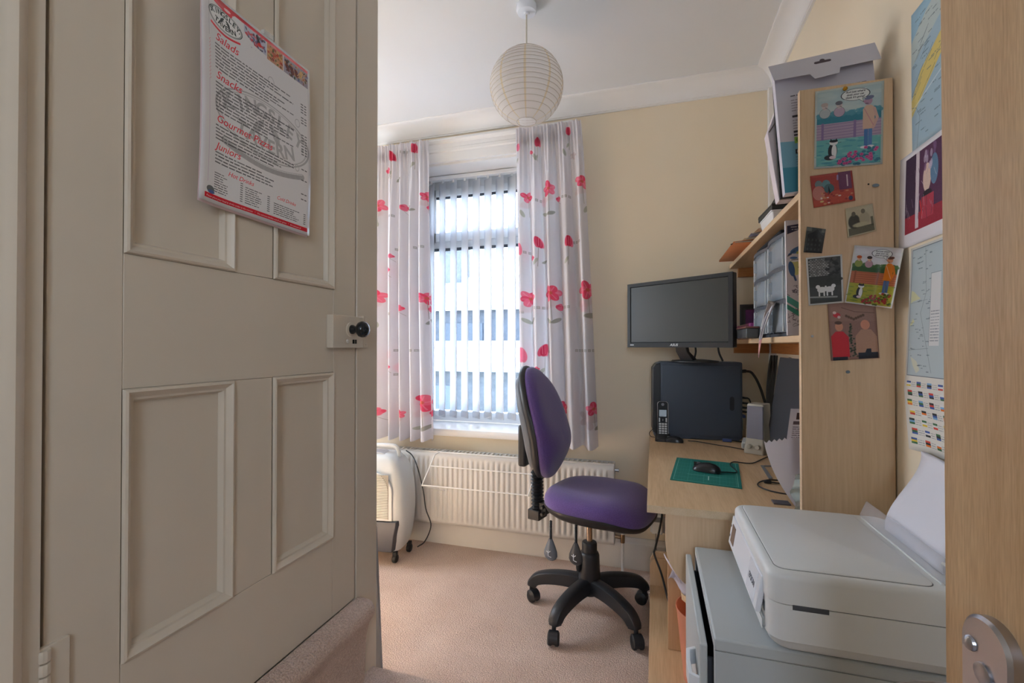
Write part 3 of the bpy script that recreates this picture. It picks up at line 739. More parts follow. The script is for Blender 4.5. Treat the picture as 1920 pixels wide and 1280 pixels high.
def curtain(name, label, xl, xr, z0, z1, folds, seed, items, wd, flare):
    """xl, xr: (top, bottom) edges; fold depth grows downwards from the gathered heading"""
    rd = random.Random(seed); ph = [rd.uniform(0, 6) for _ in range(4)]
    t = thing(name, label, 'curtain', ((xl[0]+xr[0])/2, 2.50, z0)); ox = t.location.x
    def f(u, v):
        q = 1-v; e = q**.7 if q > 0 else 0
        a = xl[0]+(xl[1]-xl[0])*q; b = xr[0]+(xr[1]-xr[0])*(q if not flare else q**.8)
        big = math.sin(2*PI*folds*u+ph[0]+.8*math.sin(2.3*u*folds/3+ph[1])+.25*q)
        amp = .008+.030*min(1, q*2.2)
        sml = .008*math.sin(2*PI*folds*3.7*u+ph[2])*max(0, 1-q*4)+.004*math.sin(2*PI*folds*2.3*u+ph[3]+2*q)*min(1, q*4)
        y = amp*big+sml+(.012 if abs(v-.955) < .012 else 0)*-.3
        x = a+(b-a)*u+.003*math.cos(2*PI*folds*u+ph[0])*min(1, q*2)
        zz = z1-z0; z = zz*v+(.006*big if v < .02 else 0)
        if v > .96: y += -.010*(v-.96)/.04*abs(big)
        return (x-ox, y-.035*min(1, q*3)*.3, z)
    img = curtain_image(name+'_print', wd, items)
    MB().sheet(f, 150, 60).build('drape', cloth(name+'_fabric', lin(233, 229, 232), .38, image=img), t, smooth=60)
    mb = MB(); mb.sheet(lambda u, v: (f(u, .972+.0*v)[0], f(u, .958)[1]+.006, (z1-z0)*(.945+.03*v)), 60, 2)
    mb.build('heading_tape', cloth(name+'_tape', lin(232, 228, 228), .2), t)
    mb = MB()
    for k in range(9): mb.lathe([(.004, -.002), (.0055, 0), (.004, .002)], (f((k+.5)/9, .96)[0], .013, (z1-z0)*.96), 10, 'Y')
    mb.build('hooks', M_trim, t)['kind'] = 'stuff'
    return t
def cz(y, k=.002923): return (648-y)*k+1.2-.655
def cu_(x, y): 
    xl = 968+7*(y-235)/600; xr = 1089+33*((y-235)/600)**.8 if y > 235 else 1089
    return (x-xl)/(xr-xl)
def itemsR():
    L = []
    A = lambda k, x, y, *a: L.append((k, cu_(x, y), cz(y))+a)
    A('S', 1008, 372, 3); A('S', 1056, 370, 3); A('S', 1006, 577, 4); A('S', 1062, 577, 2); A('S', 1075, 455, 3); A('S', 1080, 658, 6); A('S', 980, 790, 3); A('S', 985, 470, 2); A('S', 977, 585, 2); A('S', 1020, 660, 3)
    A('L', 1031, 400, .022, (2.7, .5)); A('L', 986, 400, .022, (2.0,)); A('L', 1017, 488, .018, (.3,)); A('L', 996, 604, .024, (2.5, .7)); A('L', 1040, 604, .024, (2.5, .6)); A('L', 1098, 592, .034, (.1,)); A('L', 1008, 292, .02, (1.9,)); A('L', 1062, 290, .02, (1.9,)); A('L', 1116, 800, .03, (.4,)); A('L', 1096, 400, .022, (1.1,)); A('L', 980, 720, .02, (1.7, .3))
    A('T', 1010, 256, .022); A('T', 1066, 242, .02); A('P', 974, 262, .018); A('B', 999, 276, .012); A('B', 1048, 368, .016); A('B', 1003, 480, .015); A('B', 1051, 574, .021)
    A('F', 1032, 350, .040, 5, .5); A('F', 991, 360, .034, 4, 1.2); A('F', 1092, 342, .038, 5, .2); A('T', 1013, 450, .027, .3); A('T', 1069, 452, .026); A('P', 977, 462, .03)
    A('F', 994, 556, .042, 6, .2); A('F', 1038, 548, .046, 6, .1); A('F', 1103, 544, .048, 5, .7); A('W', 1096, 574, .02); A('W', 1022, 372, .018)
    A('P', 982, 664, .036); A('T', 1022, 655, .030, -.2); A('B', 1012, 690, .014); A('G', 1104, 782, .05); A('F', 1056, 764, .036, 5, .4); A('F', 1114, 762, .036, 5, .4); A('W', 984, 815, .02); A('G', 1040, 812, .03); A('G', 1075, 290, .02)
    return L
def cuL(x, y): return (x-690)/(803+10*(y-265)/550-690)
def itemsL():
    L = []
    A = lambda k, x, y, *a: L.append((k, cuL(x, y), (648-y)*.00323+1.2-.64)+a)
    A('S', 752, 290, 4); A('S', 728, 408, 3); A('S', 742, 470, 3); A('S', 778, 470, 4); A('S', 742, 660, 3); A('S', 775, 660, 4); A('S', 742, 705, 2); A('S', 730, 592, 2); A('S', 765, 395, 2); A('S', 700, 330, 3)
    A('L', 743, 340, .02, (.6,)); A('L', 771, 400, .016, (.4,)); A('L', 715, 425, .02, (1.8,)); A('L', 800, 610, .02, (.9,)); A('L', 795, 803, .026, (2.9, .6)); A('L', 716, 615, .02, (1.7,))
    A('T', 737, 292, .028, .35); A('T', 778, 282, .025); A('B', 729, 318, .02); A('F', 714, 385, .04, 5, 1.0); A('B', 760, 392, .022); A('F', 799, 374, .03, 5, 1.4); A('B', 803, 394, .018)
    A('B', 738, 482, .014); A('B', 733, 508, .02); A('W', 732, 525, .02); A('F', 714, 556, .04, 5, .3); A('B', 756, 580, .02); A('F', 800, 562, .038, 5, 1.3); A('B', 806, 582, .02)
    A('F', 797, 752, .05, 5, 1.3); A('B', 809, 773, .02); A('F', 757, 774, .026, 5, .4); A('B', 716, 772, .026); A('B', 735, 688, .016); A('W', 732, 665, .025); A('W', 748, 690, .02); A('T', 700, 470, .025); A('F', 698, 700, .04)
    return L
curtain('curtain_right', 'right-hand white curtain printed with pink flowers, behind the purple chair', (-.742, -.715), (-.372, -.283), .655, 2.42, 5, 4, itemsR(), .43, True).name = 'curtain'
curtain('curtain_left', 'left-hand white curtain printed with pink flowers, beside the white door frame', (-1.70, -1.70), (-1.283, -1.245), .64, 2.43, 6, 9, itemsL(), .42, False).name = 'curtain'
for o in S.objects:
    if o.name.startswith('curtain') and o.type == 'EMPTY': o['group'] = 'flowered curtains at the window'

# ================================================================ RADIATOR
M_rad = mat('radiator_enamel', lin(212, 207, 200), .35)
rad = thing('radiator', 'long cream ribbed radiator on the wall under the window', 'radiator', (-.98, 2.56, .155))
X0, X1 = -.79, .78; HR = .415
def ridge(x): 
    t = ((x-X0)/.0316) % 1; s = min(1, max(0, .62+2.0*math.sin(2*PI*t)/2)); return s
def radf(u, v):
    x = X0+(X1-X0)*u; z = HR*v; e = max(0, min(1, (z-.018)/.02, (HR-.030-z)/.02)); m = max(0, min(1, (x-X0-.02)/.01, (X1-.02-x)/.01))
    return (x, -.064-.0055*ridge(x)*e*m, z)
mb = MB(); zs = [0, .018, .028, .038, .22, .365, .375, .385, .415]
g = [[mb.b.verts.new(radf(i/400, z/HR)) for z in zs] for i in range(401)]
for i in range(400):
    for j in range(len(zs)-1): mb.face([g[i][j], g[i+1][j], g[i+1][j+1], g[i][j+1]])
mb.build('front_panel', M_rad, rad, smooth=50, thick=.003)
MB().box(X0, X1, -.0605, -.045, .004, HR-.004).build('water_panel', M_rad, rad, bevel=.004)
MB().box(X0+.01, X1-.01, -.02, -.008, .01, HR-.004).build('back_panel', M_rad, rad, bevel=.004)
for s in (X0-.003, X1-.001): MB().box(s, s+.004, -.064, -.004, .004, HR+.006).build('side_cover', M_rad, rad, bevel=.002)
mb = MB(); mb.box(X0, X1, -.066, -.058, HR, HR+.008); mb.box(X0, X1, -.008, -.002, HR, HR+.008)
for i in range(60): x = X0+.01+(X1-X0-.03)*i/59; mb.box(x, x+.012, -.058, -.008, HR+.001, HR+.006)
mb.build('top_grille', M_rad, rad, smooth=0)
mb = MB(); mb.lathe([(.007, 0), (.007, .012), (.009, .013), (.009, .02), (.001, .021)], (X1+.003, -.035, HR-.03), 10, 'X'); mb.build('bleed_valve', M_chrome, rad)
M_pipe = mat('painted_pipe', lin(222, 218, 212), .4)
M_copper = mat('dull_brass', lin(150, 120, 92), .35, metal=.8)
mb = MB(); mb.tube(spline([(X1, -.035, .035), (X1+.03, -.035, .032), (X1+.042, -.035, .04)], 4), .009, 10); mb.lathe([(.011, .005), (.012, .02), (.012, .045), (.010, .05)], (X1+.042, -.035, 0), 12); vbody = mb.build('valve', M_copper, rad)
mb = MB(); mb.lathe([(.012, .05), (.014, .054), (.014, .085), (.011, .092), (.001, .093)], (X1+.042, -.035, 0), 14); mb.build('valve_cap', M_pipe, vbody)
mb = MB(); mb.tube([(X1+.042, -.035, .01), (X1+.042, -.035, -.153)], .0075, 10); lab(mb.build('pipe', M_pipe, rad), 'pipe from the valve into the carpet')

# wire airer hooked over the radiator
M_wirew = mat('white_wire', lin(240, 238, 234), .35)
air = thing('wire_airer', 'white wire clothes airer hooked over the front of the radiator', 'airer', (-.895, 2.44, .575))
for s, xx in ((-1, -.305), (1, .305)):
    mb = MB(); mb.tube([(xx-.01*s, .11, -.03), (xx-.01*s, .11, .003), (xx-.005*s, .04, .006), (xx, -.02, .0), (xx-.03*1, -.12, -.15), (xx+.03, .045, -.22)], .0034, 6)
    mb.build('side_wire', M_wirew, air)
for y, z, dxx in ((.03, .006, 0), (-.055, -.055, -.012), (-.118, -.147, -.030)):
    mb = MB(); mb.tube([(-.305+dxx, y, z), (.305+dxx, y, z)], .0030, 6); mb.build('cross_wire', M_wirew, air)

# ================================================================ DEHUMIDIFIER
M_dehum = mat('dehumidifier_plastic', lin(214, 218, 220), .32)
M_blk = mat('black_plastic', lin(30, 31, 33), .45)
M_smoke = mat('smoked_tank', lin(78, 79, 86), .42, spec=.35)
de = thing('dehumidifier', 'white upright dehumidifier with smoked water tank left of the radiator', 'appliance', (-1.512, 2.335, 0), R(6))
def dsec(z, hw, hd, yo, r): return [(x, y+yo, z) for x, y in rrect(-hw, hw, -hd, hd, r, 6)]
mb = MB(); rows = [(.055, .150, .070, .0, .04), (.062, .178, .088, 0, .05), (.10, .196, .102, 0, .06), (.20, .216, .112, 0, .06), (.32, .222, .115, 0, .06), (.42, .215, .112, 0, .06), (.50, .196, .104, 0, .055), (.555, .165, .092, .004, .05), (.585, .125, .075, .008, .045), (.594, .09, .055, .01, .04)]
mb.loft([dsec(r_[0], r_[1]*.9, *r_[2:]) for r_ in rows]); mb.build('body', M_dehum, de, smooth=50, sub=1)
mb = MB(); oc = [(-.14, .245)]+[(-.14+.0, .40)]+[(.14*math.sin(a)*1.0, .40+.115*math.cos(a)) for a in [-PI/2+PI*i/14 for i in range(15)]]+[(.14, .245)]
mb.prism(oc, 'Y', -.124, -.105); gp = mb.build('grille_panel', M_dehum, de, bevel=.004)
mb = MB()
for k in range(27):
    z = .258+.0088*k; w_ = .118*(1 if z < .40 else math.sqrt(max(.05, 1-((z-.40)/.115)**2)))
    mb.box(-w_, w_, -.1290, -.122, z, z+.0045)
mb.build('grille_slats', mat('grille_cream', lin(218, 218, 212), .4), gp, smooth=0)['kind'] = 'stuff'
mb = MB(); mb.box(-.12, .12, -.1252, -.1245, .255, .495); mb.build('grille_recess', mat('grille_dark', lin(150, 148, 140), .7), gp, smooth=0)
mb = MB(); mb.loft([[(-.150, -.126, .078), (.140, -.126, .078), (.146, -.09, .078), (-.150, -.09, .078)], [(-.162, -.134, .17), (.155, -.134, .17), (.160, -.09, .17), (-.162, -.09, .17)], [(-.168, -.132, .215), (.165, -.132, .222), (.172, -.09, .222), (-.168, -.09, .215)], [(-.168, -.129, .232), (.166, -.129, .245), (.172, -.09, .245), (-.168, -.09, .232)]])
lab(mb.build('water_tank', M_smoke, de, bevel=.004), 'smoked grey water tank')
mb = MB(); mb.tube(spline([(-.09, 0, .580), (-.085, -.005, .612), (-.05, -.008, .628), (.08, -.008, .632), (.118, -.005, .616), (.128, .0, .570)], 6), .012, 10); mb.build('carry_handle', M_dehum, de)
mb = MB(); mb.prism([(-.055, .583), (-.040, .600), (.04, .600), (.075, .583)], 'Y', -.05, .03); mb.build('control_panel', mat('control_grey', lin(190, 192, 198), .3), de, bevel=.004)
for x, y in ((-.15, -.07), (.135, -.07), (-.15, .075), (.155, .075)):
    w_ = MB().box(x-.012, x+.012, y-.012, y+.012, .042, .062).build('caster', M_blk, de, bevel=.003)
    mb = MB(); mb.lathe([(.020, -.012), (.0235, -.008), (.0235, .008), (.020, .012)], (x, y, .0235), 18, 'X'); mb.build('wheel', M_blk, w_, smooth=50)
mb = MB(); mb.tube(spline([(.13, .085, .585), (.175, .07, .56), (.225, .03, .50), (.262, .02, .38), (.275, .03, .27), (.305, .03, .18), (.262, .05, .08), (.205, .08, .03)], 8), .0035, 8)
o = mb.build('cable', M_blk, de); lab(o, 'black mains lead looping down the side')

# ================================================================ SWIVEL CHAIR
M_purple = mat('purple_fabric', lin(98, 77, 136), .95, spec=.15, noise=(260, .13, 2), bump=(420, .35, .0015), extra=lambda m, nt, b, tc: (b.inputs['Sheen Weight'].__setattr__('default_value', .35), b.inputs['Sheen Roughness'].__setattr__('default_value', .5)))
M_chair = mat('chair_plastic', lin(40, 41, 44), .42, bump=(260, .12, .0008))
M_chairg = mat('chair_grey_shell', lin(92, 97, 104), .5, bump=(300, .15, .0008))
ch = thing('office_chair', 'purple fabric swivel chair on a black five star base drawn up to the desk', 'chair', (-.278, 2.11, 0), R(-16))
# base
hub = MB(); hub.lathe([(.030, .085), (.048, .095), (.052, .12), (.050, .16), (.046, .20), (.044, .262), (.040, .272), (.034, .276)], seg=28); hub = hub.build('base_hub', M_chair, ch, smooth=45)
mb = MB(); mb.lathe([(.034, .262), (.034, .312), (.031, .318), (.022, .320)], seg=24); mb.build('dust_sleeve', M_blk, ch, smooth=45)
mb = MB(); mb.lathe([(.0135, .315), (.0135, .45)], seg=20); lab(mb.build('gas_lift', mat('lift_steel', lin(176, 158, 140), .25, metal=.9), ch), 'bare metal gas lift column')
mb = MB(); mb.ball((-.034, -.038, .215), .012, .02, .026, 12, 8); mb.build('height_button', M_chair, ch)
def leg_sec(t):
    w_ = .030-.008*t; h_ = .030-.009*t
    if t > .93: w_ *= .9
    return [(w_*.55, h_), (w_*.9, h_*.75), (w_, h_*.1), (w_, -h_), (-w_, -h_), (-w_, h_*.1), (-w_*.9, h_*.75), (-w_*.55, h_)]
casters = [30.7, 102.7, 174.7, 246.7, 318.7]
for i, a in enumerate(casters):
    a = R(a+16); d = Vector((math.cos(a), math.sin(a), 0)); up = Vector((0, 0, 1))
    P = [d*.03+up*.135, d*.09+up*.138, d*.15+up*.134, d*.205+up*.124, d*.245+up*.110, d*.268+up*.088, d*.274+up*.070]
    mb = MB(); mb.sweep(spline(P, 4), leg_sec); lg = mb.build('base_leg', M_chair, ch, smooth=45)
    c0 = d*.278; sw = a+(2.4, .9, 2.6, .5, -.5)[i]; off = Vector((math.cos(sw), math.sin(sw), 0)); side = Vector((-off.y, off.x, 0))
    wc = c0+off*.016
    mb = MB()
    for s in (-1, 1):
        rings = []
        for rr, hh in ((.010, .0), (.0225, .001), (.0265, .005), (.0265, .014), (.0225, .0185), (.008, .0195)):
            ring = []
            for k in range(20):
                t = 2*PI*k/20; p = wc+side*s*(.0045+hh)+off*rr*math.cos(t)+up*(.0265+rr*math.sin(t)); ring.append(p)
            rings.append(ring)
        mb.loft(rings if s > 0 else [q[::-1] for q in rings])
    cs = mb.build('caster', M_blk, lg, smooth=50)
    mb = MB(); rings = []
    for s in (-.026, -.022, .022, .026):
        rr = .0285 if abs(s) < .024 else .024
        rings.append([wc+side*s*.82+off*rr*math.cos(t)+up*(.0285+rr*math.sin(t)) for t in [PI*(-.12+1.0*k/10) for k in range(11)]]+[wc+side*s*.82+off*.006*math.cos(t)+up*(.033+.006*math.sin(t)) for t in (PI*.8, PI*.2)])
    mb.loft(rings); mb.tube([c0+up*.045, c0+up*.075], .009, 10)
    mb.build('caster_hood', M_chair, cs, smooth=50)
# mechanism
mb = MB(); mb.box(-.13, .10, -.07, .07, .445, .480); mb.box(-.22, -.12, -.03, .03, .448, .468); mb.build('mechanism', M_blk, ch, bevel=.006)
# seat
def seat_out(t):
    c, s = math.cos(t), math.sin(t); n = 2.9
    x = .228*abs(c)**(2/n)*(1 if c > 0 else -1); y = .235*abs(s)**(2/n)*(1 if s > 0 else -1)
    if x < 0: y *= 1-.10*(x/.235)**2
    return x+.052, y
def seat_z(x, y, base): 
    q = (x-.045)/.235; return base-(.045*max(0, q-.45)**1.6*2.2)+.010*max(0, -q-.5)+.006*(y/.235)**2
mb = MB(); NS = 56; rings = []
for rho, h in ((.97, .0), (1.0, .010), (1.012, .026), (1.0, .044), (.96, .060), (.88, .071), (.70, .078), (.45, .080), (.2, .079), (.02, .078)):
    ring = []
    for k in range(NS):
        x, y = seat_out(2*PI*k/NS); x, y = .045+(x-.045)*rho, y*rho; ring.append((x, y, seat_z(x, y, .490)+h*(1-.16*(abs(y)/.235)**3)))
    rings.append(ring)
mb.loft(rings); mb.build('seat', M_purple, ch, smooth=60)
mb = MB(); rings = []
for rho, h in ((.55, -.032), (.86, -.030), (.97, -.012), (1.015, .006), (1.008, .013), (.95, .010)):
    ring = []
    for k in range(NS):
        x, y = seat_out(2*PI*k/NS); x, y = .045+(x-.045)*rho, y*rho; ring.append((x, y, seat_z(x, y, .490)+h))
    rings.append(ring)
mb.loft(rings); mb.build('seat_shell', M_blk, ch, smooth=60)
# back: outline in (y, z), leaning back a little, lumbar bulge at the front
BZ0, BZ1 = .575, 1.095
BROT = Matrix.Translation((-.25, 0, 0)) @ Matrix.Rotation(R(10), 4, 'Z') @ Matrix.Translation((.25, 0, 0))
def back_w(v):
    return .198*(1-abs(2*min(max((v-.40)/.60, 0), 1)/2)**2.6)**.52 if v > .40 else .198*(1-((.40-v)/.40)**2.3)**.62
def back_x(v): return -.232-.055*v+.020*math.cos(PI*(v-.32)*1.5)-.015*(v > .75)*((v-.75)/.25)**2
def back_pad(name, m, dxs, parent, shrink, sgn):
    mb = MB(); rows = []; NV = 22
    for rho, h in dxs:
        ring = []
        for k in range(NV*2):
            t = k/NV
            v = t if t <= 1 else 2-t; s = 1 if t <= 1 else -1
            v = .5-.5*math.cos(PI*v); w_ = back_w(min(.9995, max(.0005, v)))*s*shrink
            y = w_*rho; vv = .47+(v-.47)*rho*(shrink if shrink < 1 else 1); z = BZ0+(BZ1-BZ0)*vv
            x = back_x(vv)+sgn*h*(1+.55*math.exp(-((vv-.30)/.17)**2)*(1-rho**2) if sgn > 0 else 1)+.028*(abs(y)/.21)**2
            ring.append((x, y, z))
        rows.append(ring)
    mb.loft(rows); mb.xf(BROT); return mb.build(name, m, parent, smooth=60)
bk = back_pad('backrest', M_purple, ((.97, .004), (1.0, .010), (1.012, .022), (.99, .036), (.93, .050), (.82, .060), (.62, .068), (.35, .072), (.06, .073)), ch, 1., 1)
back_pad('back_shell', M_blk, ((.96, -.012), (1.012, -.008), (1.03, .004), (1.02, .016), (.95, .028), (.60, .036), (.05, .038)), ch, 1., -1)
back_pad('back_cover', M_chairg, ((.99, .014), (1.0, .032), (.96, .050), (.78, .064), (.4, .070), (.05, .071)), ch, .90, -1)
mb = MB(); mb.box(-.352, -.31, -.05, .05, .62, .82); mb.xf(BROT); mb.build('height_housing', M_blk, ch, bevel=.012)
prof = []
for k in range(11): prof += [(.020, .418+.0165*k), (.027, .426+.0165*k)]
mb = MB(); mb.lathe(prof+[(.020, .602)], (0, 0, 0), 20); 
for v_ in mb.b.verts: v_.co.x -= .268+.02*(v_.co.z-.42); v_.co.y *= 1.5
mb.build('bellows', M_blk, ch, smooth=40)
mb = MB(); mb.box(-.30, -.238, -.042, .042, .372, .420); mb.box(-.250, -.21, -.022, .022, .40, .455); mb.lathe([(.006, -.046), (.009, -.044), (.009, .044), (.006, .046)], (-.222, 0, .440), 12, 'Y'); mb.lathe([(.006, -.046), (.009, -.044), (.009, .044), (.006, .046)], (-.222, 0, .408), 12, 'Y')
mb.build('column_bracket', M_blk, ch, bevel=.006)
M_lever = mat('lever_grey', lin(96, 104, 114), .4); M_leverd = mat('lever_dark', lin(62, 63, 66), .45); M_icon = mat('white_print', lin(222, 224, 228), .5)
for i, (x, y, m) in enumerate(((-.092, -.195, M_lever), (.016, -.175, M_leverd))):
    prof = []
    for k in range(14): prof += [(.0045, .365+.0062*k), (.0065, .368+.0062*k)]
    mb = MB(); mb.lathe(prof+[(.0045, .455)], (x, y, 0), 10); lv_ = mb.build('lever_stem', M_blk, ch, smooth=40)
    mb = MB(); rows = []
    for z, w_, d in ((.378, .008, .006), (.366, .014, .009), (.348, .022, .012), (.328, .030, .013), (.310, .032, .013), (.296, .025, .010), (.288, .012, .005)):
        rows.append([(x+w_*math.cos(t), y+d*math.sin(t)-.002, z) for t in [2*PI*k/18 for k in range(18)]])
    mb.loft(rows); pd = mb.build('paddle', m, lv_, smooth=60)
    lab(pd, ('blue grey lever paddle with a white symbol', 'dark grey lever paddle with a white symbol')[i])
    mb = MB(); yy = y-.0165
    mb.tube([(x-.004, yy, .336), (x-.004, yy, .310), (x+.010, yy, .307)], .0020, 5); mb.tube([(x-.013, yy, .330), (x-.004, yy, .324), (x+.006, yy, .332)], .0018, 5); mb.build('symbol', M_icon, pd)
# ================================================================ DESK AND SHELVES
M_beech = wood('beech_laminate', lin(230, 199, 162), lin(217, 183, 144), 'Z', 2.2, .5, .7, 40)
M_beechX = wood('beech_laminate_across', lin(226, 194, 154), lin(208, 173, 131), 'Y', 2.2, .48, .7, 40)
M_band = wood('beech_edging', lin(226, 200, 166), lin(212, 184, 146), 'Y', 3, .55, .4, 50)
M_pine = wood('pine_batten', lin(196, 136, 80), lin(168, 106, 56), 'X', 3, .55, .6, 40)
DZ = .744
desk = thing('desk', 'beech laminate computer desk along the right wall', 'desk', (.28, 1.99, 0))
ox, oy = .28, 1.99
B = lambda mb, x0, x1, y0, y1, z0, z1: mb.box(x0-ox, x1-ox, y0-oy, y1-oy, z0, z1)
B(MB(), -.0175, XW-.006, 1.3925, 2.592, DZ-.022, DZ).build('desk_top', M_beechX, desk, bevel=.0015)
mb = MB(); B(mb, -.019, XW-.006, 1.3905, 1.3922, DZ-.0215, DZ-.0005); B(mb, -.019, -.0178, 1.3925, 2.59, DZ-.0215, DZ-.0005); mb.build('edging', M_band, desk, smooth=0)
P = [(.032, DZ-.022), (.032, .632)]+[(.18-.148*math.cos(a), .632-.14*math.sin(a)) for a in [PI/2*k/8 for k in range(1, 9)]]+[(.18, .16)]+[(.10+.08*math.cos(a), .12+.04*math.sin(a)) for a in (PI/4, PI/2)]+[(.0, .16), (-.018, .12), (-.018, .0), (XW-.03, 0), (XW-.03, DZ-.022)]
for y0, y1, nm in ((1.405, 1.423, 'end_panel'), (2.46, 2.478, 'end_panel')):
    mb = MB(); mb.prism([(x-ox, z) for x, z in P], 'Y', y0-oy, y1-oy); mb.build(nm, M_beech, desk, bevel=.001)
B(MB(), .047, XW-.03, 1.755, 1.773, .1185, DZ-.022).build('upright_panel', M_beech, desk, bevel=.001)
B(MB(), -.018, XW-.03, 1.424, 2.459, .10, .118).build('bottom_shelf', M_beechX, desk, bevel=.001)
mb = MB(); mb.prism([(x-ox, z) for x, z in [(-.018, .1185), (-.018, .205)]+[(.012-.03*math.cos(a), .205+.035*math.sin(a)) for a in [PI/2*k/5 for k in range(1, 6)]]+[(.20, .24), (.20, .1185)]], 'Y', 2.20-oy, 2.218-oy); mb.build('foot_panel', M_beech, desk, bevel=.001)
mb = MB(); q = [(.078, 1.46)]+[(.098-.02*math.cos(a), 1.60+.03*math.sin(a)) for a in (0, .8, 1.57)]+[(.25, 1.63), (.25, 1.425), (.10, 1.425)]; mb.prism([(x-ox, y-oy) for x, y in q], 'Z', .452, .470); mb.build('side_shelf', M_beechX, desk, bevel=.001)

unit = thing('shelf_unit', 'beech side panel with two wall shelves standing above the desk', 'shelves', (.48, 1.40, DZ))
ux, uy, uz = .48, 1.40, DZ
U = lambda mb, x0, x1, y0, y1, z0, z1: mb.box(x0-ux, x1-ux, y0-uy, y1-uy, z0-uz, z1-uz)
U(MB(), .3745, XW-.004, 1.392, 1.409, DZ+.0005, 1.876).build('side_panel', M_beech, unit, bevel=.001)
U(MB(), .3725, .3744, 1.3915, 1.4095, DZ+.0005, 1.876).build('panel_edging', M_band, unit, smooth=0)
SH, SM = 1.612, 1.229
for zt in (SH, SM):
    x0 = .376 if zt == SH else .386
    U(MB(), x0, XW-.002, 1.4095, 2.598 if zt == SH else 2.57, zt-.019, zt).build('shelf', M_beechX, unit, bevel=.001)
    U(MB(), x0-.0016, x0-.0002, 1.4095, 2.597 if zt == SH else 2.57, zt-.0187, zt-.0003).build('shelf_edging', M_band, unit, smooth=0)
U(MB(), .412, .55, 2.575, 2.598, SH-.019-.045, SH-.0193).build('batten', M_pine, unit, bevel=.001)
U(MB(), .392, .55, 2.575, 2.598, SM-.019-.047, SM-.0193).build('batten', M_pine, unit, bevel=.001)
U(MB(), XW-.026, XW-.003, 1.41, 2.57, SM-.019-.047, SM-.0193).build('batten', wood('pine_batten_long', lin(196, 136, 80), lin(168, 106, 56), 'Y', 3, .55, .6, 40), unit, bevel=.001)
mb = MB(); mb.lathe([(.0035, -.0095), (.003, -.0105), (.0005, -.0108)], (.398-ux, 0, 1.225-uz), 12, 'Y'); lab(mb.build('screw', M_chrome, unit), 'small bright screw head')
mb = MB(); mb.lathe([(.0022, -.0092), (.0004, -.0094)], (.525-ux, 0, 1.611-uz), 10, 'Y'); lab(mb.build('peg_hole', M_dark, unit), 'dark peg hole')
M_tack = mat('grey_tack', lin(128, 142, 152), .9)
mb = MB(); mb.ball((.540-ux, -.0105, 1.606-uz), .008, .0025, .0045, 10, 6); lab(mb.build('tack_lump', M_tack, unit), 'grey smear of sticky tack')
mb = MB(); mb.ball((.477-ux, -.0105, 1.133-uz), .005, .0025, .004, 10, 6); lab(mb.build('tack_lump', M_tack, unit), 'small grey smear of sticky tack')

# ================================================================ COMPUTER
M_tower = mat('computer_blue_black', lin(62, 71, 86), .42, bump=(500, .06, .0005))
pc = thing('computer_tower', 'blue black computer tower standing on the desk under the monitor', 'computer', (.20, 2.495, DZ), R(3.5))
oc = [(-.203, .012), (-.195, .0), (.185, 0), (.203, .016), (.203, .372), (.198, .377), (-.165, .377), (-.186, .369), (-.203, .350)]
mb = MB(); mb.prism(oc, 'Y', -.066, .072); mb.build('case', M_tower, pc, bevel=.003)
mb = MB(); mb.prism([(-.165, .02), (.196, .02), (.196, .362), (-.165, .362)], 'Y', -.0685, -.065); sd = mb.build('side_panel', M_tower, pc, bevel=.0015)
mb = MB(); mb.prism(rrect(.146, .166, .145, .212, .010, 5), 'Y', -.0690, -.0686); lab(mb.build('finger_recess', mat('recess', lin(26, 30, 40), .6), sd, smooth=0), 'oval finger recess')
mb = MB(); mb.prism([(-.207, .03), (-.170, .004), (-.170, .371), (-.190, .367), (-.207, .345)], 'Y', -.0675, .0735); lab(mb.build('front_bezel', M_blk, pc, bevel=.003), 'black front bezel')
mb = MB()
for i, z in enumerate((.205, .180, .158, .138)): mb.tube(spline([(.2035, -.03, z), (.222, -.03, z-.002), (.242, -.025, z-.008), (.258, -.01, z-.05)], 5), lambda t: .006-.0035*t, 8)
mb.build('rear_plugs', M_blk, pc)['kind'] = 'stuff'
mb = MB(); mb.box(.2035, .222, -.045, -.005, .108, .122); lab(mb.build('video_plug', mat('plug_blue', lin(58, 80, 140), .4), pc, bevel=.003), 'blue video plug')
mb = MB(); mb.box(.2035, .210, -.045, .02, .05, .10); mb.build('rear_plate', mat('zinc_plate', lin(150, 165, 170), .35, metal=.7), pc, smooth=0)
tag(MB().tube(spline([(.407, 2.475, 1.076), (.43, 2.475, 1.077), (.455, 2.478, 1.068), (.485, 2.485, 1.015), (.512, 2.49, .93), (.528, 2.49, .84), (.53, 2.48, DZ+.006)], 8), lambda t: .0085 if t < .16 else .006, 10).build('power_cable', M_blk, None), 'thick black power cable curving from the back of the computer tower', 'cable')
mb = MB()
for i in range(5): mb.tube(spline([(.525+.006*i, 2.42+.015*(i % 2), 1.155), (.512+.007*i, 2.42, 1.06), (.508+.006*i, 2.43, .95), (.512+.006*i, 2.44, DZ+.006)], 6), .0042, 8)
tag(mb.build('cable_bundle', M_blk, None), 'bundle of black cables hanging down the wall beside the leaning grey panel', 'cable')['kind'] = 'stuff'

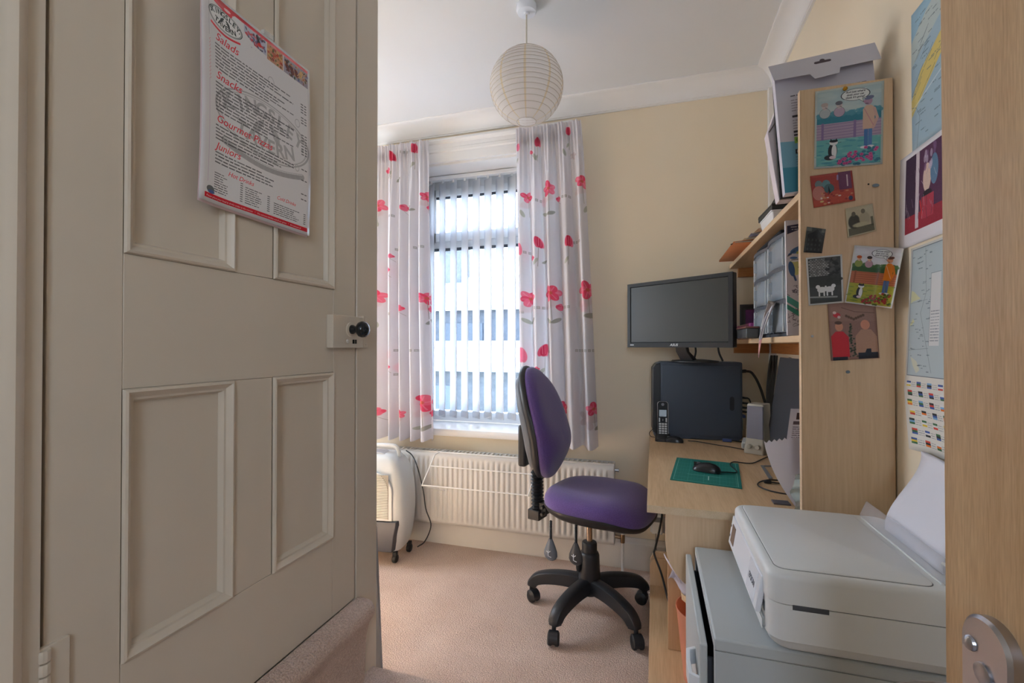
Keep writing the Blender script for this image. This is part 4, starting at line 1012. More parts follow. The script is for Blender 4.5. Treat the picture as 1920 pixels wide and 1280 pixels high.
M_bez = mat('monitor_bezel', lin(40, 42, 44), .5, spec=.3)
M_scr = mat('dark_screen', lin(48, 51, 49), .38, spec=.3)
mon = thing('monitor', 'black flat monitor standing on top of the computer tower, screen off', 'monitor', (.102, 2.305, 1.192), math.atan2(-.307, .448))
MW, MH = .543, .322
mb = MB(); mb.box(-MW/2, MW/2, -.002, .030, 0, MH); mb.build('housing', M_blk, mon, bevel=.004)
mb = MB(); r0 = (-MW/2, MW/2, 0, MH); r1 = (-MW/2+.021, MW/2-.021, .026, MH-.020)
def rc(r, y): return [(r[0], y, r[2]), (r[1], y, r[2]), (r[1], y, r[3]), (r[0], y, r[3])]
mb.loft([rc(r0, -.002), rc(r0, -.009), rc((r1[0]-.003, r1[1]+.003, r1[2]-.003, r1[3]+.003), -.010), rc(r1, -.0055)], cap=False)
bz = mb.build('bezel', M_bez, mon, smooth=0)
mb = MB(); mb.box(r1[0], r1[1], -.0060, -.0022, r1[2], r1[3]); mb.build('screen', M_scr, mon, smooth=0)
o = text_mb('ASUS', .0155, .22, .02).build('lettering', mat('silver_print', lin(205, 208, 210), .35), bz, smooth=0); o.location = (-.005, -.0101, .0125); o.rotation_euler = (PI/2, 0, 0); o.scale = (1.15, 1, 1)
mb = MB(); mb.box(-MW/2+.018, -MW/2+.040, -.0105, -.0099, .010, .014); lab(mb.build('port_badge', mat('silver_print', (1, 1, 1, 1)), bz, smooth=0), 'tiny pale port badge')
# the stand sits square on the tower: neck and base in the monitor's own frame
mb = MB(); mb.loft([[(-.028, .028, .03), (.030, .028, .03), (.030, .050, .03), (-.028, .050, .03)], [(-.024, .034, -.02), (.034, .034, -.02), (.034, .062, -.02), (-.024, .062, -.02)], [(-.012, .060, -.066), (.055, .060, -.066), (.055, .105, -.066), (-.012, .105, -.066)]])
mb.build('stand_neck', M_blk, mon, bevel=.004)
mb = MB(); bs = lambda s, z: [(.025+.118*s*math.cos(t), .118+.070*s*math.sin(t), z) for t in [2*PI*k/36 for k in range(36)]]
mb.loft([bs(1, -.0705), bs(1.01, -.067), bs(.96, -.062), bs(.4, -.056)]); mb.build('stand_base', M_blk, mon, smooth=50)
for x in (.075, .185):
    mb = MB(); mb.tube(spline([(x, .032, .02), (x-.005, .05, -.02), (x-.03*(x < .1), .075, -.06)], 5), .0045, 8); mb.build('lead', M_blk, mon)

# ================================================================ THINGS ON THE DESK
ph = thing('cordless_phone', 'black cordless phone upright in its cradle at the left of the tower', 'phone', (.043, 2.352, DZ))
mb = MB(); mb.loft([[(x, y, 0) for x, y in rrect(-.036, .036, -.035, .035, .014)], [(x, y, .012) for x, y in rrect(-.036, .036, -.035, .035, .014)], [(x, y, .034) for x, y in rrect(-.030, .030, -.010, .030, .012)]]); mb.build('cradle', M_blk, ph, smooth=40)
lean = Matrix.Translation((0, 0, .014)) @ Matrix.Rotation(R(-9), 4, 'X')
mb = MB(); mb.loft([[(x, y, z) for x, z in rrect(-.0245*s, .0245*s, .0, .172, .012, 5)] for s, y in ((.90, -.011), (1, -.007), (1, .008), (.88, .013))]).xf(lean); hs = mb.build('handset', mat('phone_black', lin(20, 21, 24), .5, spec=.25), ph, smooth=45)
mb = MB(); n = [(x*.985, -.0098, z) for x, z in rrect(-.0245, .0245, 0, .172, .012, 5)]; mb.tube([Vector(q) for q in n+[n[0]]], .0012, 6).xf(lean); lab(mb.build('silver_trim', M_chrome, hs), 'thin silver rim')
mb = MB(); mb.box(-.017, .017, -.0116, -.0108, .100, .132).xf(lean); mb.build('display', mat('phone_display', lin(98, 110, 112), .25), hs, smooth=0)
M_key = mat('phone_keys', lin(186, 188, 190), .4)
for r_ in range(5):
    for c_ in range(3):
        mb = MB(); mb.box(-.0185+.0132*c_, -.0078+.0132*c_, -.0122, -.0108, .016+.0112*r_, .0243+.0112*r_).xf(lean); mb.build('key', M_key, hs, bevel=.0004)
for x in (-.0185, .0125):
    mb = MB(); mb.box(x, x+.006, -.0120, -.0108, .074, .094).xf(lean); mb.build('call_key', M_key, hs, bevel=.0004)
mb = MB(); mb.lathe([(.0065, -.0116), (.0072, -.0122), (.0045, -.0124), (.0035, -.0112)], (0, 0, .158), 16, 'Y').xf(lean); mb.build('earpiece', mat('ear_grey', lin(96, 98, 102), .4), hs)
mb = MB(); mb.tube([(-.008, -.0117, .084), (.008, -.0117, .084)], .0009, 5).xf(lean); mb.tube([(0, -.0117, .079), (0, -.0117, .089)], .0009, 5).xf(lean); mb.build('navigation_key', M_key, hs)
mb = MB(); mb.tube(spline([(-.036, .02, .01), (-.056, .02, .014), (-.062, .03, .03), (-.038, .06, .05)], 6), .0015, 6); mb.build('lead', M_blk, ph)

def mouse(name, label, loc, rz, s, m):
    t = thing(name, label, 'mouse', loc, rz, 'computer mice')
    mb = MB(); rows = []
    for x, w_, h_ in ((-.058, .010, .012), (-.052, .022, .024), (-.036, .029, .034), (-.012, .031, .039), (.014, .029, .037), (.036, .028, .029), (.052, .023, .019), (.059, .012, .012)):
        rows.append([(x*s, w_*s*math.cos(a)*(1 if math.sin(a) > 0 else 1), max(.001, .002+h_*s*max(0, math.sin(a))**.8)) for a in [PI*k/12 for k in range(13)]]+[(x*s, -w_*s*.9, .001), (x*s, w_*s*.9, .001)])
    mb.loft(rows); b_ = mb.build('mouse_shell', m, t, smooth=50)
    mb = MB(); mb.lathe([(.008*s, -.003*s), (.0095*s, -.002*s), (.0095*s, .002*s), (.008*s, .003*s)], (.034*s, 0, .030*s), 16, 'Y'); mb.build('scroll_wheel', mat('wheel_grey', lin(70, 72, 76), .5), t)
    mb = MB(); mb.box(.012*s, .056*s, -.0006, .0006, .012*s, .0375*s); mb.build('button_gap', M_dark, t, smooth=0)
    return t
M_mouse = mat('mouse_plastic', lin(30, 31, 35), .28)
mouse('computer_mouse', 'black mouse on the green cutting mat', (.183, 1.806, DZ+.0036), R(160), .80, M_mouse)
mouse('computer_mouse', 'black mouse lying in front of the phone cradle', (.092, 2.325, DZ+.0005), R(172), .72, M_mouse)
tag(MB().tube(spline([(.13, 1.825, DZ+.016), (.205, 1.77, DZ+.014)][1:]+[(.245, 1.80, DZ+.008), (.285, 1.83, DZ+.004), (.278, 1.93, DZ+.003), (.30, 1.99, DZ+.003), (.36, 1.985, DZ+.003), (.42, 2.08, DZ+.003), (.47, 2.16, DZ+.003)], 8), .0021, 6).build('mouse_lead', M_blk, None), 'thin black lead running from the mouse on the mat to the right wall', 'cable')
tag(MB().tube(spline([(.155, 2.33, DZ+.01), (.20, 2.36, DZ+.003), (.27, 2.31, DZ+.003), (.34, 2.27, DZ+.003), (.40, 2.215, DZ+.003)], 8), .0020, 6).build('mouse_lead', M_blk, None), 'thin black lead from the mouse by the phone along the desk', 'cable')

c = Canvas(34, 22, 22, (28, 122, 112)); c.noise(.02, 2)
for i in range(1, 33): c.line([(i+.5, 1.2), (i+.5, 20.8)], .06 if i % 5 else .12, (120, 196, 186), .35 if i % 5 else .8)
for j in range(1, 21): c.line([(1.2, j+.5), (32.8, j+.5)], .06 if j % 5 else .1, (120, 196, 186), .3 if j % 5 else .6)
c.line([(1, 1), (33, 1), (33, 21), (1, 21), (1, 1)], .14, (150, 210, 200)); c.line([(5, 12), (10, 12)], .3, (210, 232, 226)); c.line([(10, 5), (10, 16)], .14, (170, 220, 210))
matx = thing('cutting_mat', 'green gridded cutting mat under the mouse on the desk', 'mat', (.18, 1.83, DZ))
A_, B_, C_, D_ = Vector((.053, 1.669)), Vector((.269, 1.628)), Vector((.312, 1.968)), Vector((.090, 2.004))
def matf(u, v):   # u along the long side
    p = A_.lerp(D_, u).lerp(B_.lerp(C_, u), v) if False else (A_*(1-v)+B_*v)*(1-u)+(D_*(1-v)+C_*v)*u
    return (p.x-.18, p.y-1.83, .0026)
mb = MB(); mb.sheet(matf, 8, 6); mb.build('mat_surface', printed('mat_print', c.image('mat_grid'), .6), matx, smooth=0)
mb = MB(); q = [matf(0, 0), matf(1, 0), matf(1, 1), matf(0, 1)]; mb.loft([[(a, b, .0003) for a, b, z in q], [(a, b, .0024) for a, b, z in q]]); mb.build('mat_core', mat('mat_green', lin(24, 108, 98), .7), matx, smooth=0)

M_white = mat('white_plastic', lin(232, 234, 236), .35); M_beige = mat('speaker_cream', lin(198, 193, 180), .4)
ro = thing('router', 'small white router box on the desk left of the grey speaker', 'router', (.432, 2.335, DZ), R(-12))
mb = MB(); mb.prism(rrect(-.045, .035, 0.001, .027, .006), 'Y', -.075, .06); mb.build('casing', M_white, ro, bevel=.002)
mb = MB(); mb.prism(rrect(-.040, .0, .004, .024, .004), 'Y', -.0762, -.0752); mb.build('front_panel', mat('router_grey', lin(190, 192, 196), .4), ro, smooth=0)
spk = thing('speaker', 'grey mesh desktop speaker with cream base and two knobs', 'speaker', (.430, 2.215, DZ), R(-30))
mb = MB(); mb.loft([[(x, y, z) for x, y in rrect(-.037*s, .037*s, -.050*d, .045, .008)] for z, s, d in ((0.001, 1.08, 1.18), (.01, 1.08, 1.18), (.06, 1.0, .85), (.20, .93, .72), (.208, .88, .66))]); bd = mb.build('cabinet', M_beige, spk, smooth=35)
mb = MB(); mb.loft([[(-.034, -.0438, .062), (.034, -.0438, .062), (.034, -.03, .062), (-.034, -.03, .062)], [(-.032, -.0400, .200), (.032, -.0400, .200), (.032, -.03, .200), (-.032, -.03, .200)]]); mb.build('mesh_grille', mat('speaker_mesh', lin(142, 142, 156), .8, bump=(700, .3, .001)), spk, bevel=.003)
for x in (-.017, .017):
    mb = MB(); mb.lathe([(.010, .0), (.010, -.010), (.008, -.013), (.001, -.0135)], (x, -.0520, .031), 18, 'Y'); mb.build('knob', M_beige, bd, smooth=50)
vga = thing('video_connector', 'loose blue plug on a lead in front of the tower', 'plug', (.335, 2.402, DZ), R(-8))
mb = MB(); mb.box(-.022, .018, -.009, .009, .002, .016); mb.build('plug_body', mat('plug_blue', lin(58, 80, 140), .4), vga, bevel=.003)
mb = MB(); mb.tube(spline([(.018, 0, .009), (.06, .005, .006), (.10, .03, .006)], 5), .003, 6); mb.build('lead', M_blk, vga)
mb = MB(); mb.tube(spline([(-.022, 0, .009), (-.07, .002, .005), (-.18, .004, .005)], 5), .002, 6); mb.build('lead', M_blk, vga)

pn = thing('flat_screen', 'dark grey flat screen leaning on the right wall behind the speaker', 'screen', (.50, 1.85, DZ))
sl = Matrix.Rotation(R(8.5), 4, 'Y')
mb = MB(); mb.prism([(.30, .075), (.345, .115), (.345, .405), (-.34, .405), (-.34, .003), (.26, .003)], 'X', -.052, -.022).xf(sl); mb.build('panel_face', mat('panel_charcoal', lin(62, 63, 68), .5), pn, bevel=.003)
mb = MB(); mb.prism([(.352, .11), (.352, .38), (.345, .41), (.33, .41), (.33, .06), (.26, .0), (.262, -.0)], 'X', -.021, -.012).xf(sl); lab(mb.build('back_edge', M_beige, pn, smooth=0), 'cream edge strip')

# loose papers, bag and small things at the right end of the desk
def thin_paper(name, img=None, col=(226, 222, 230)):
    return cloth(name, lin(*col), .42, image=img)
def paper_mat(name, img=None, col=(226, 222, 230)):
    return printed(name, img, .8, spec=.2) if img is not None else mat(name, lin(*col), .8, spec=.2)
c = Canvas(14, 21, 24, (222, 218, 228)); rd = random.Random(5)
c.rect(2.2, 17.2, 6, 19.6, (92, 74, 72)); c.rect(1.4, 15.4, 6.5, 16.6, (110, 96, 100))
for k in range(15): c.greek(1.4, 14.4-.72*k, 11, .42, (96, 84, 96), rd, .8, rd.uniform(.8, 1))
c.rect(1.4, 2.0, 6, 3.2, (84, 70, 76))
lt = thing('letter', 'printed letter standing upright against the end of the shelf panel', 'paper', (.412, 1.482, DZ))
mb = MB(); mb.sheet(lambda u, v: (-.046-.012*(1-v)+.115*u+.030*v*.4, .02+.01*math.sin(2*u)+.012*v, .105+.170*v), 8, 8); mb.build('sheet', thin_paper('letter_paper', c.image('letter_print')), lt)
ev = thing('padded_envelope', 'white torn open envelope with a serrated flap standing on the desk', 'envelope', (.412, 1.505, DZ))
def evf(u, v):
    e = .007*abs((u*11 % 1)-.5)*2 if v > .97 else 0
    return (-.075-.034*v*(1-u)+.12*u+.045*(1-v)-.012*math.sin(PI*v), .02*math.sin(2.2*u)-.028+.01*v, .001+.175*v+.030*u*v*(1-.3*u)+e)
mb = MB(); mb.sheet(evf, 44, 12); mb.build('front_leaf', thin_paper('envelope_white', None, (232, 228, 236)), ev)
mb = MB(); mb.sheet(lambda u, v: (-.018+.10*u+.010*(1-v), -.040+.006*math.sin(3*u), .001+.125*v+.05*u*v), 8, 6); mb.build('folded_leaf', thin_paper('envelope_fold', None, (228, 226, 238)), ev)
bag = thing('plastic_bag', 'crumpled clear plastic bag with a green mark beside the envelope', 'bag', (.392, 1.452, DZ))
def bagf(u, v):
    return (-.028+.075*u+.006*math.sin(9*v+4*u), -.016+.007*math.sin(11*u+3*v)+.006*math.sin(17*v), .001+.105*v+.008*math.sin(5*u))
mb = MB(); mb.sheet(bagf, 18, 18); mb.build('bag_skin', film('clear_bag', lin(176, 196, 190), .62, .2), bag)
mb = MB(); mb.tube([(-.012, -.030, .010), (-.012, -.030, .026), (.002, -.030, .030), (.006, -.030, .014)], .0022, 6); lab(mb.build('green_mark', mat('green_ink', lin(40, 150, 96), .6), bag), 'green printed mark')
sq = thing('set_square', 'clear grey plastic set square lying on the desk by the papers', 'ruler', (.41, 1.86, DZ), R(0))
mb = MB()
for q in ([(-.022, .105), (.055, .120), (.055, .108), (-.012, .093)], [(-.022, .105), (-.012, .093), (-.020, -.075), (-.034, -.085)]): mb.loft([[(x, y, .0008) for x, y in q], [(x, y, .003) for x, y in q]])
mb.build('square_arm', film('grey_acrylic', lin(160, 160, 164), .8, .2), sq, smooth=0)
tp = thing('tape_roll', 'lime green roll lying flat beside the white envelope', 'tape', (.437, 1.80, DZ))
MB().lathe([(.016, .001), (.030, .001), (.031, .003), (.031, .009), (.030, .011), (.016, .011)], seg=28).build('tape_ring', mat('lime_plastic', lin(160, 176, 66), .35), tp)
ub = thing('usb_lead', 'short black lead with a plug looped on the desk by the papers', 'cable', (.38, 1.70, DZ))
mb = MB(); mb.tube(spline([(-.012, .022, .005), (.03, .02, .004), (.075, .03, .003)], 6), .0022, 6); mb.tube(spline([(.06, .055, .003), (.0, .060, .003), (-.042, .022, .003), (-.056, -.03, .003), (-.03, -.075, .003), (.02, -.10, .003)], 7), .0022, 6); ld = mb.build('lead', M_blk, ub)
mb = MB(); mb.box(-.030, -.008, .015, .029, .001, .010); mb.build('plug', M_blk, ub, bevel=.002)
MB().box(-.022, .022, -.017, .017, .0005, .005).build('plastic_card', mat('card_grey', lin(92, 90, 100), .4), None, bevel=.001, loc=None)
o = bpy.data.objects['plastic_card']; o.location = (.352, 1.515, DZ); tag(o, 'dark grey plastic tag lying on the desk edge by the bag', 'tag')

# ================================================================ UPPER SHELF
c = Canvas(24, 36, 20, (206, 204, 218)); rd = random.Random(8)
c.poly([(0, 0), (24, 0), (24, 12), (14, 13.2), (0, 14.6)], (122, 176, 204)); c.poly([(0, 0), (24, 0), (24, 5), (0, 7.2)], (66, 146, 178))
c.greek(3.6, 27, 22, .55, (70, 66, 80), rd, .8)
for k in range(5): c.greek(3.6, 25.8-.75*k, 22, .38, (120, 116, 130), rd, .7)
c.rect(3.6, 21.0, 22, 21.6, (60, 56, 66))
for k in range(4): c.greek(3.6, 20-.75*k, 22, .38, (120, 116, 130), rd, .7)
c.rect(3.6, 16.6, 22, 17.2, (60, 56, 66)); c.rect(3.6, 15.7, 22, 16.2, (60, 56, 66))
c.rect(3.6, 13.6, 5.8, 15.4, (150, 196, 90)); c.ell(4.7, 14.5, .7, .7, (90, 150, 50)); c.rect(6.2, 13.6, 8.6, 15.4, (40, 40, 46)); c.ring(7.4, 14.5, .6, .6, .3, (220, 220, 225)); c.ell(7.4, 14.5, .2, .2, (220, 220, 225))
c.rect(3.6, 10.6, 20, 11.9, (44, 44, 54)); c.ell(4.9, 11.2, .9, 1.0, (214, 212, 220)); c.greek(6.4, 11, 18, .7, (206, 206, 214), rd, .9)
for k in range(6): c.greek(3.6, 9.6-.7*k, 21, .36, (70, 96, 120), rd, .7)
en = thing('envelope_pack', 'pack of white and blue envelopes with a hanging flap on the upper shelf', 'envelopes', (.46, 1.447, SH+.002), rot=(R(-1.5), R(-4.0), R(0)))
mb = MB(); mb.sheet(lambda u, v: (-.113+.232*u, -.0155, .012+.352*v), 2, 2); mb.build('printed_front', printed('envelope_pack_print', c.image('envelope_print'), .5), en, smooth=0)
MB().box(-.113, .119, -.0150, .010, .008, .365).build('pack', mat('pack_white', lin(214, 212, 224), .6), en, bevel=.001)
M_flap = mat('flap_white', lin(206, 204, 216), .6)
fo = [(-.125, .375), (.128, .378), (.128, .318), (.036, .318), (.030, .300), (-.026, .297), (-.034, .316), (-.120, .320)]
mb = MB(); A0 = lambda x, z: (x, -.014-(.375-z)*.42, z)
outer = [A0(x, z) for x, z in fo]
hole = [(x, z) for x, z in rrect(-.016, .022, .347, .354, .0035, 3)]
mb.loft([[(x, y-.0006, z) for x, y, z in outer], [(x, y+.0006, z) for x, y, z in outer]]); fl = mb.build('flap', M_flap, en, smooth=0)
mb = MB(); hs_ = [A0(x, z) for x, z in rrect(-.018, .022, .3465, .3545, .004, 4)]; hc = [A0(x, z) for x, z in rrect(-.004, .008, .350, .3605, .005, 4)]
for h_ in (hs_, hc): mb.loft([[(x, y-.0011, z) for x, y, z in h_], [(x, y-.0007, z) for x, y, z in h_]])
lab(mb.build('hang_hole', mat('slot_shade', lin(96, 84, 92), .9), fl, smooth=0), 'euro slot hole painted dark')  # the hole's shade is a dark shape laid on the flap
bf = thing('black_folder', 'black speckled folder standing behind the envelope pack', 'folder', (.455, 1.470, SH), rot=(0, R(-3), 0))
MB().box(-.112, .10, -.004, .004, .007, .355).build('cover', mat('black_card', lin(34, 35, 38), .7, noise=(160, .8, 1)), bf, bevel=.001)
wf = thing('magazine_file', 'white card file with a cut slanted corner behind the black folder', 'folder', (.455, 1.505, SH), rot=(0, R(-2), 0))
mb = MB(); mb.prism([(-.110, .006), (.11, .006), (.11, .33), (-.085, .33), (-.132, .205)], 'Y', -.018, .022); mb.build('file_body', mat('file_white', lin(224, 214, 220), .7), wf, bevel=.0015)
mb = MB(); mb.tube([(-.128, -.0195, .206), (-.090, -.0195, .262)], .0016, 5); mb.build('seam', mat('seam_brown', lin(110, 96, 90), .8), wf)
gbx = dict(group='boxes stacked on the upper shelf')
wb = thing('plastic_box', 'white plastic box at the bottom of the stack on the upper shelf', 'box', (.432, 1.785, SH), group=gbx['group'])
mb = MB(); mb.loft([[(x, y, z) for x, y in rrect(-.060*s, .060*s, -.085*s, .085*s, .008)] for z, s in ((.001, .94), (.028, 1), (.029, 1.03), (.033, 1.03))]); mb.build('box_body', M_white, wb, smooth=35)
b1 = thing('black_box', 'lower flat black box resting on the white plastic box', 'box', (.436, 1.79, SH+.0335), R(2), gbx['group'])
mb = MB(); mb.box(-.066, .062, -.088, .088, .0, .022); mb.build('box_body', mat('box_black', lin(48, 52, 50), .5), b1, bevel=.002)
MB().box(-.0665, .0625, -.0885, .0885, .014, .0158).build('lid_seam', M_dark, b1, smooth=0)
b2 = thing('black_box', 'smaller flat black box at the very top of the shelf stack', 'box', (.445, 1.78, SH+.056), R(-4), gbx['group'])
mb = MB(); mb.box(-.056, .056, -.078, .078, .0, .020); mb.build('box_body', mat('box_black', lin(48, 52, 50), .5), b2, bevel=.002)
MB().box(-.0565, .0565, -.0785, .0785, .013, .0146).build('lid_seam', M_dark, b2, smooth=0)
cb = thing('cassette_case', 'clear plastic case leaning at the back of the black boxes', 'case', (.53, 1.80, SH))
MB().box(-.012, .012, -.05, .05, .001, .125).build('case_shell', film('clear_case', lin(220, 222, 226), .5, .15), cb, bevel=.002)
M_orange = mat('orange_folder', lin(198, 122, 72), .6, noise=(8, .08))
gf = 'document folders on the upper shelf'
def folder(name, label, x0, x1, y0, y1, z, h, m, rz=0., n=1, tilt=0.):
    t = thing(name, label, 'folder', ((x0+x1)/2, (y0+y1)/2, z), rz, gf); w_, d_ = (x1-x0)/2, (y1-y0)/2
    mb = MB(); mb.sheet(lambda u, v: (-w_+2*w_*u, -d_+2*d_*v, .0006), 4, 4); mb.build('lower_cover', m, t, thick=.001)
    mb = MB(); mb.sheet(lambda u, v: (-w_+2*w_*u, -d_+2*d_*v, h*(.25+.75*math.sin(PI*min(1, u*1.4+.15)/1.6))), 8, 3); mb.build('upper_cover', m, t, thick=.001)
    mb = MB()
    for k in range(n): mb.box(-w_+.006, w_-.01, -d_+.004, d_-.006, .0018+.0012*k, .0024+.0012*k)
    mb.build('papers', mat('folder_paper', lin(226, 220, 206), .8), t, smooth=0)
    return t
of = folder('document_wallet', 'orange document wallet sticking out beyond the end of the upper shelf', .310, .565, 2.04, 2.48, SH+.0005, .012, M_orange, 0., 5)
mb = MB(); mb.lathe([(.012, -.0022), (.016, -.0015), (.016, .0), (.012, .0)], (-.118, -.185, .004), 18); lab(mb.build('elastic_ring', mat('ring_dark', lin(60, 48, 40), .6), of), 'dark reinforced finger ring')
folder('document_wallet', 'pale buff folder lying on the orange wallet', .345, .565, 2.05, 2.40, SH+.0135, .012, mat('buff_card', lin(206, 182, 140), .7), R(2), 6)
folder('document_wallet', 'grey blue folder near the top of the folder pile', .375, .56, 2.02, 2.32, SH+.0265, .010, mat('grey_card', lin(126, 120, 134), .7), R(-2), 5)
folder('document_wallet', 'brown folder on the top of the folder pile', .385, .56, 2.0, 2.26, SH+.0375, .012, mat('brown_card', lin(168, 132, 100), .7), R(3), 6)
folder('loose_papers', 'thin sheaf of papers lying flat between the boxes and folders', .392, .56, 1.89, 1.985, SH+.0005, .010, mat('paper_cream', lin(216, 204, 190), .8), 0, 5)

# ================================================================ MIDDLE SHELF
M_clear = film('clear_drawer', lin(176, 188, 200), .58, .22); M_rim = mat('drawer_frame_grey', lin(84, 90, 100), .45); M_cont = mat('drawer_contents', lin(150, 160, 172), .7, noise=(24, .4))
def drawer_tower(label, yc):
    t = thing('drawer_tower', label, 'drawers', (.487, yc, SM), 0, 'clear plastic drawer towers on the middle shelf')
    W2, D2, Hh = .116, .082, .106
    mb = MB(); mb.box(-D2, D2, -W2, W2, .0005, .012); mb.box(-D2, D2, -W2, W2, .330, .338)
    mb.box(-D2+.01, D2, -W2, -W2+.005, .012, .330); mb.box(-D2+.01, D2, W2-.005, W2, .012, .330); mb.box(D2-.004, D2, -W2+.005, W2-.005, .012, .330)
    mb.build('frame', M_rim, t, smooth=0)
    for k in range(3):
        z = .013+Hh*k
        bow = lambda y, e=0.: -D2-.003-.016*(1-(y/W2)**2)+e
        mb = MB(); mb.sheet(lambda u, v: (bow(-W2+.003+2*(W2-.003)*u), -W2+.003+2*(W2-.003)*u, z+.001+(Hh-.012)*v), 12, 3); d_ = mb.build('drawer', M_clear, t, thick=.002)
        mb = MB(); mb.loft([[(bow(y, -.003), y, z+Hh-.014), (bow(y, -.003), y, z+Hh-.001), (bow(y, .012), y, z+Hh-.001), (bow(y, .012), y, z+Hh-.014)] for y in [-W2+2*W2*i/12 for i in range(13)]]); mb.build('divider', M_rim, t, smooth=0)
        mb = MB(); mb.loft([[(bow(0, -.001), -.004, z+.025), (bow(0, -.010), -.002, z+.028), (bow(0, -.010), .002, z+.028), (bow(0, -.001), .004, z+.025)], [(bow(0, -.001), -.004, z+.066), (bow(0, -.010), -.002, z+.063), (bow(0, -.010), .002, z+.063), (bow(0, -.001), .004, z+.066)]]); mb.build('handle', M_clear, d_, smooth=0)
        MB().box(-D2+.02, D2-.02, -W2+.02, W2-.02, z+.004, z+.045+.012*((k*7) % 3)).build('contents', M_cont, d_, bevel=.01)
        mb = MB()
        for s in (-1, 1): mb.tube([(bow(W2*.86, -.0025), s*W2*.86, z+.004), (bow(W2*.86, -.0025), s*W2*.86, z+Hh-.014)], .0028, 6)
        mb.build('highlight_rib', mat('rib_highlight', lin(206, 214, 222), .15), d_)  # pale ribs paint the highlights along the drawer edges
    return t
drawer_tower('near clear plastic drawer tower with grey dividers beside the bird book', 1.762)
drawer_tower('far clear plastic drawer tower with grey dividers behind the first one', 2.000)
tag(MB().box(.40, .56, 1.72, 2.08, SM+.3385, SM+.3545).build('black_slippers', mat('black_cloth', lin(36, 40, 46), .9, noise=(30, .4)), None, bevel=.006), 'flat black cloth pouch lying on top of the drawer towers', 'pouch').name = 'cloth_pouch'
c = Canvas(21, 33.5, 22, (214, 210, 222)); rd = random.Random(12)
c.poly([(.4, 29.6), (21, 38), (21, 33.5), (14, 33.5), (.4, 31.9)], (52, 54, 84)); c.poly([(.4, 29.4), (8, 32.2), (8, 33.4), (.4, 31.6)], (52, 54, 84)); c.greek(1.4, 31.3, 4.5, .5, (220, 218, 228), rd, .9); c.greek(1.6, 30.6, 4.5, .4, (220, 218, 228), rd, .8)
c.ell(3.4, 24.8, 2.4, .9, (72, 112, 168), .95, .35); c.ell(4.2, 24.2, 1.6, .6, (196, 200, 110), .9, .3); c.line([(.8, 23.4), (2.2, 24.4)], .5, (60, 90, 140)); c.line([(.5, 23.0), (1.4, 23.5)], .25, (70, 70, 80))
c.ell(2.2, 19.6, 1.5, 2.3, (206, 210, 140), .95, .25); c.ell(1.4, 19.2, .8, 2.2, (66, 104, 164), .95, .15); c.ell(2.2, 21.9, 1.1, .75, (228, 228, 232)); c.ell(2.0, 22.4, 1.0, .35, (70, 110, 170)); c.line([(1.4, 21.8), (3.2, 22.0)], .18, (30, 34, 50)); c.line([(2.0, 17.2), (2.4, 15.9)], .55, (66, 96, 150)); c.line([(3.2, 19.6), (6, 21.4)], .3, (70, 60, 56))
for k in range(46):
    x, y = rd.uniform(.3, 8), (rd.uniform(11.6, 14.6) if k < 18 else rd.uniform(2.2, 7.8)); r_ = rd.uniform(.4, 1.0); c.line([(x+r_*math.cos(a), y+r_*math.sin(a)*.8) for a in [rd.uniform(0, 6)+q*.6 for q in range(6)]], .10, (78, 72, 96), .8)
c.poly([(0, 9.6), (0, 11.6), (6.4, 7.0), (6.4, 5.0)], (86, 164, 156)); c.poly([(0, 7.6), (0, 9.0), (5.4, 5.2), (5.4, 3.6)], (60, 146, 130)); c.poly([(6.4, 7.0), (6.4, 5.0), (8, 4.6)], (216, 120, 120)); c.poly([(5.4, 5.2), (5.4, 3.6), (7, 3.4)], (220, 110, 110))
bb = thing('colouring_book', 'white colouring book with blue birds standing against the side panel', 'book', (.470, 1.503, SM), rot=(R(-3), 0, 0))
mb = MB(); mb.sheet(lambda u, v: (-.103+.206*u, -.0053, .001+.333*v), 2, 2); mb.build('cover', printed('bird_book_print', c.image('bird_book'), .35), bb, smooth=0)
MB().box(-.103, .103, -.0050, .005, .001, .334).build('pages', mat('book_pages', lin(226, 224, 226), .8), bb, bevel=.0008)
nb = MB().box(.400, .55, 1.535, 1.640, SM+.0005, SM+.009).build('notebook', mat('black_cover', lin(34, 34, 38), .5), None, bevel=.001); tag(nb, 'thin black notebook lying between the drawers and the bird book', 'book')
fr = thing('picture_frame', 'dark wooden picture frame leaning at the far end of the middle shelf', 'picture', (.485, 2.49, SM+.003), R(-12), rot=(R(-12), 0, R(-10)))
mb = MB(); f0, f1 = (-.080, .080, .001, .175), (-.055, .055, .026, .150)
def rcf(r, y): return [(r[0], y, r[2]), (r[1], y, r[2]), (r[1], y, r[3]), (r[0], y, r[3])]
mb.loft([rcf(f0, .008), rcf(f0, -.006), rcf((-.074, .074, .007, .169), -.008), rcf((-.060, .060, .021, .155), -.002), rcf(f1, -.004), rcf(f1, .004)], cap=False); mb.build('moulding', mat('frame_dark', lin(64, 64, 66), .4), fr, smooth=0)
MB().box(-.056, .056, .002, .006, .025, .151).build('picture', mat('picture_purple', lin(128, 66, 140), .5, noise=(14, .35)), fr, smooth=0)
pb = thing('pencil_box', 'purple magenta plastic box lying at the shelf end beside the frame', 'box', (.435, 2.285, SM))
mb = MB(); mb.box(-.050, .045, -.155, .155, .0005, .062); mb.build('box_body', film('magenta_plastic', lin(170, 72, 158), .88, .25), pb, bevel=.004)
MB().box(-.052, .047, -.157, .157, .050, .066).build('lid', film('magenta_lid', lin(176, 70, 150), .9, .2), pb, bevel=.003)
tb = thing('clear_tray', 'smoky clear plastic tray of bits in front of the purple box', 'tray', (.405, 1.985, SM))
bpy.data.objects.remove(tb)
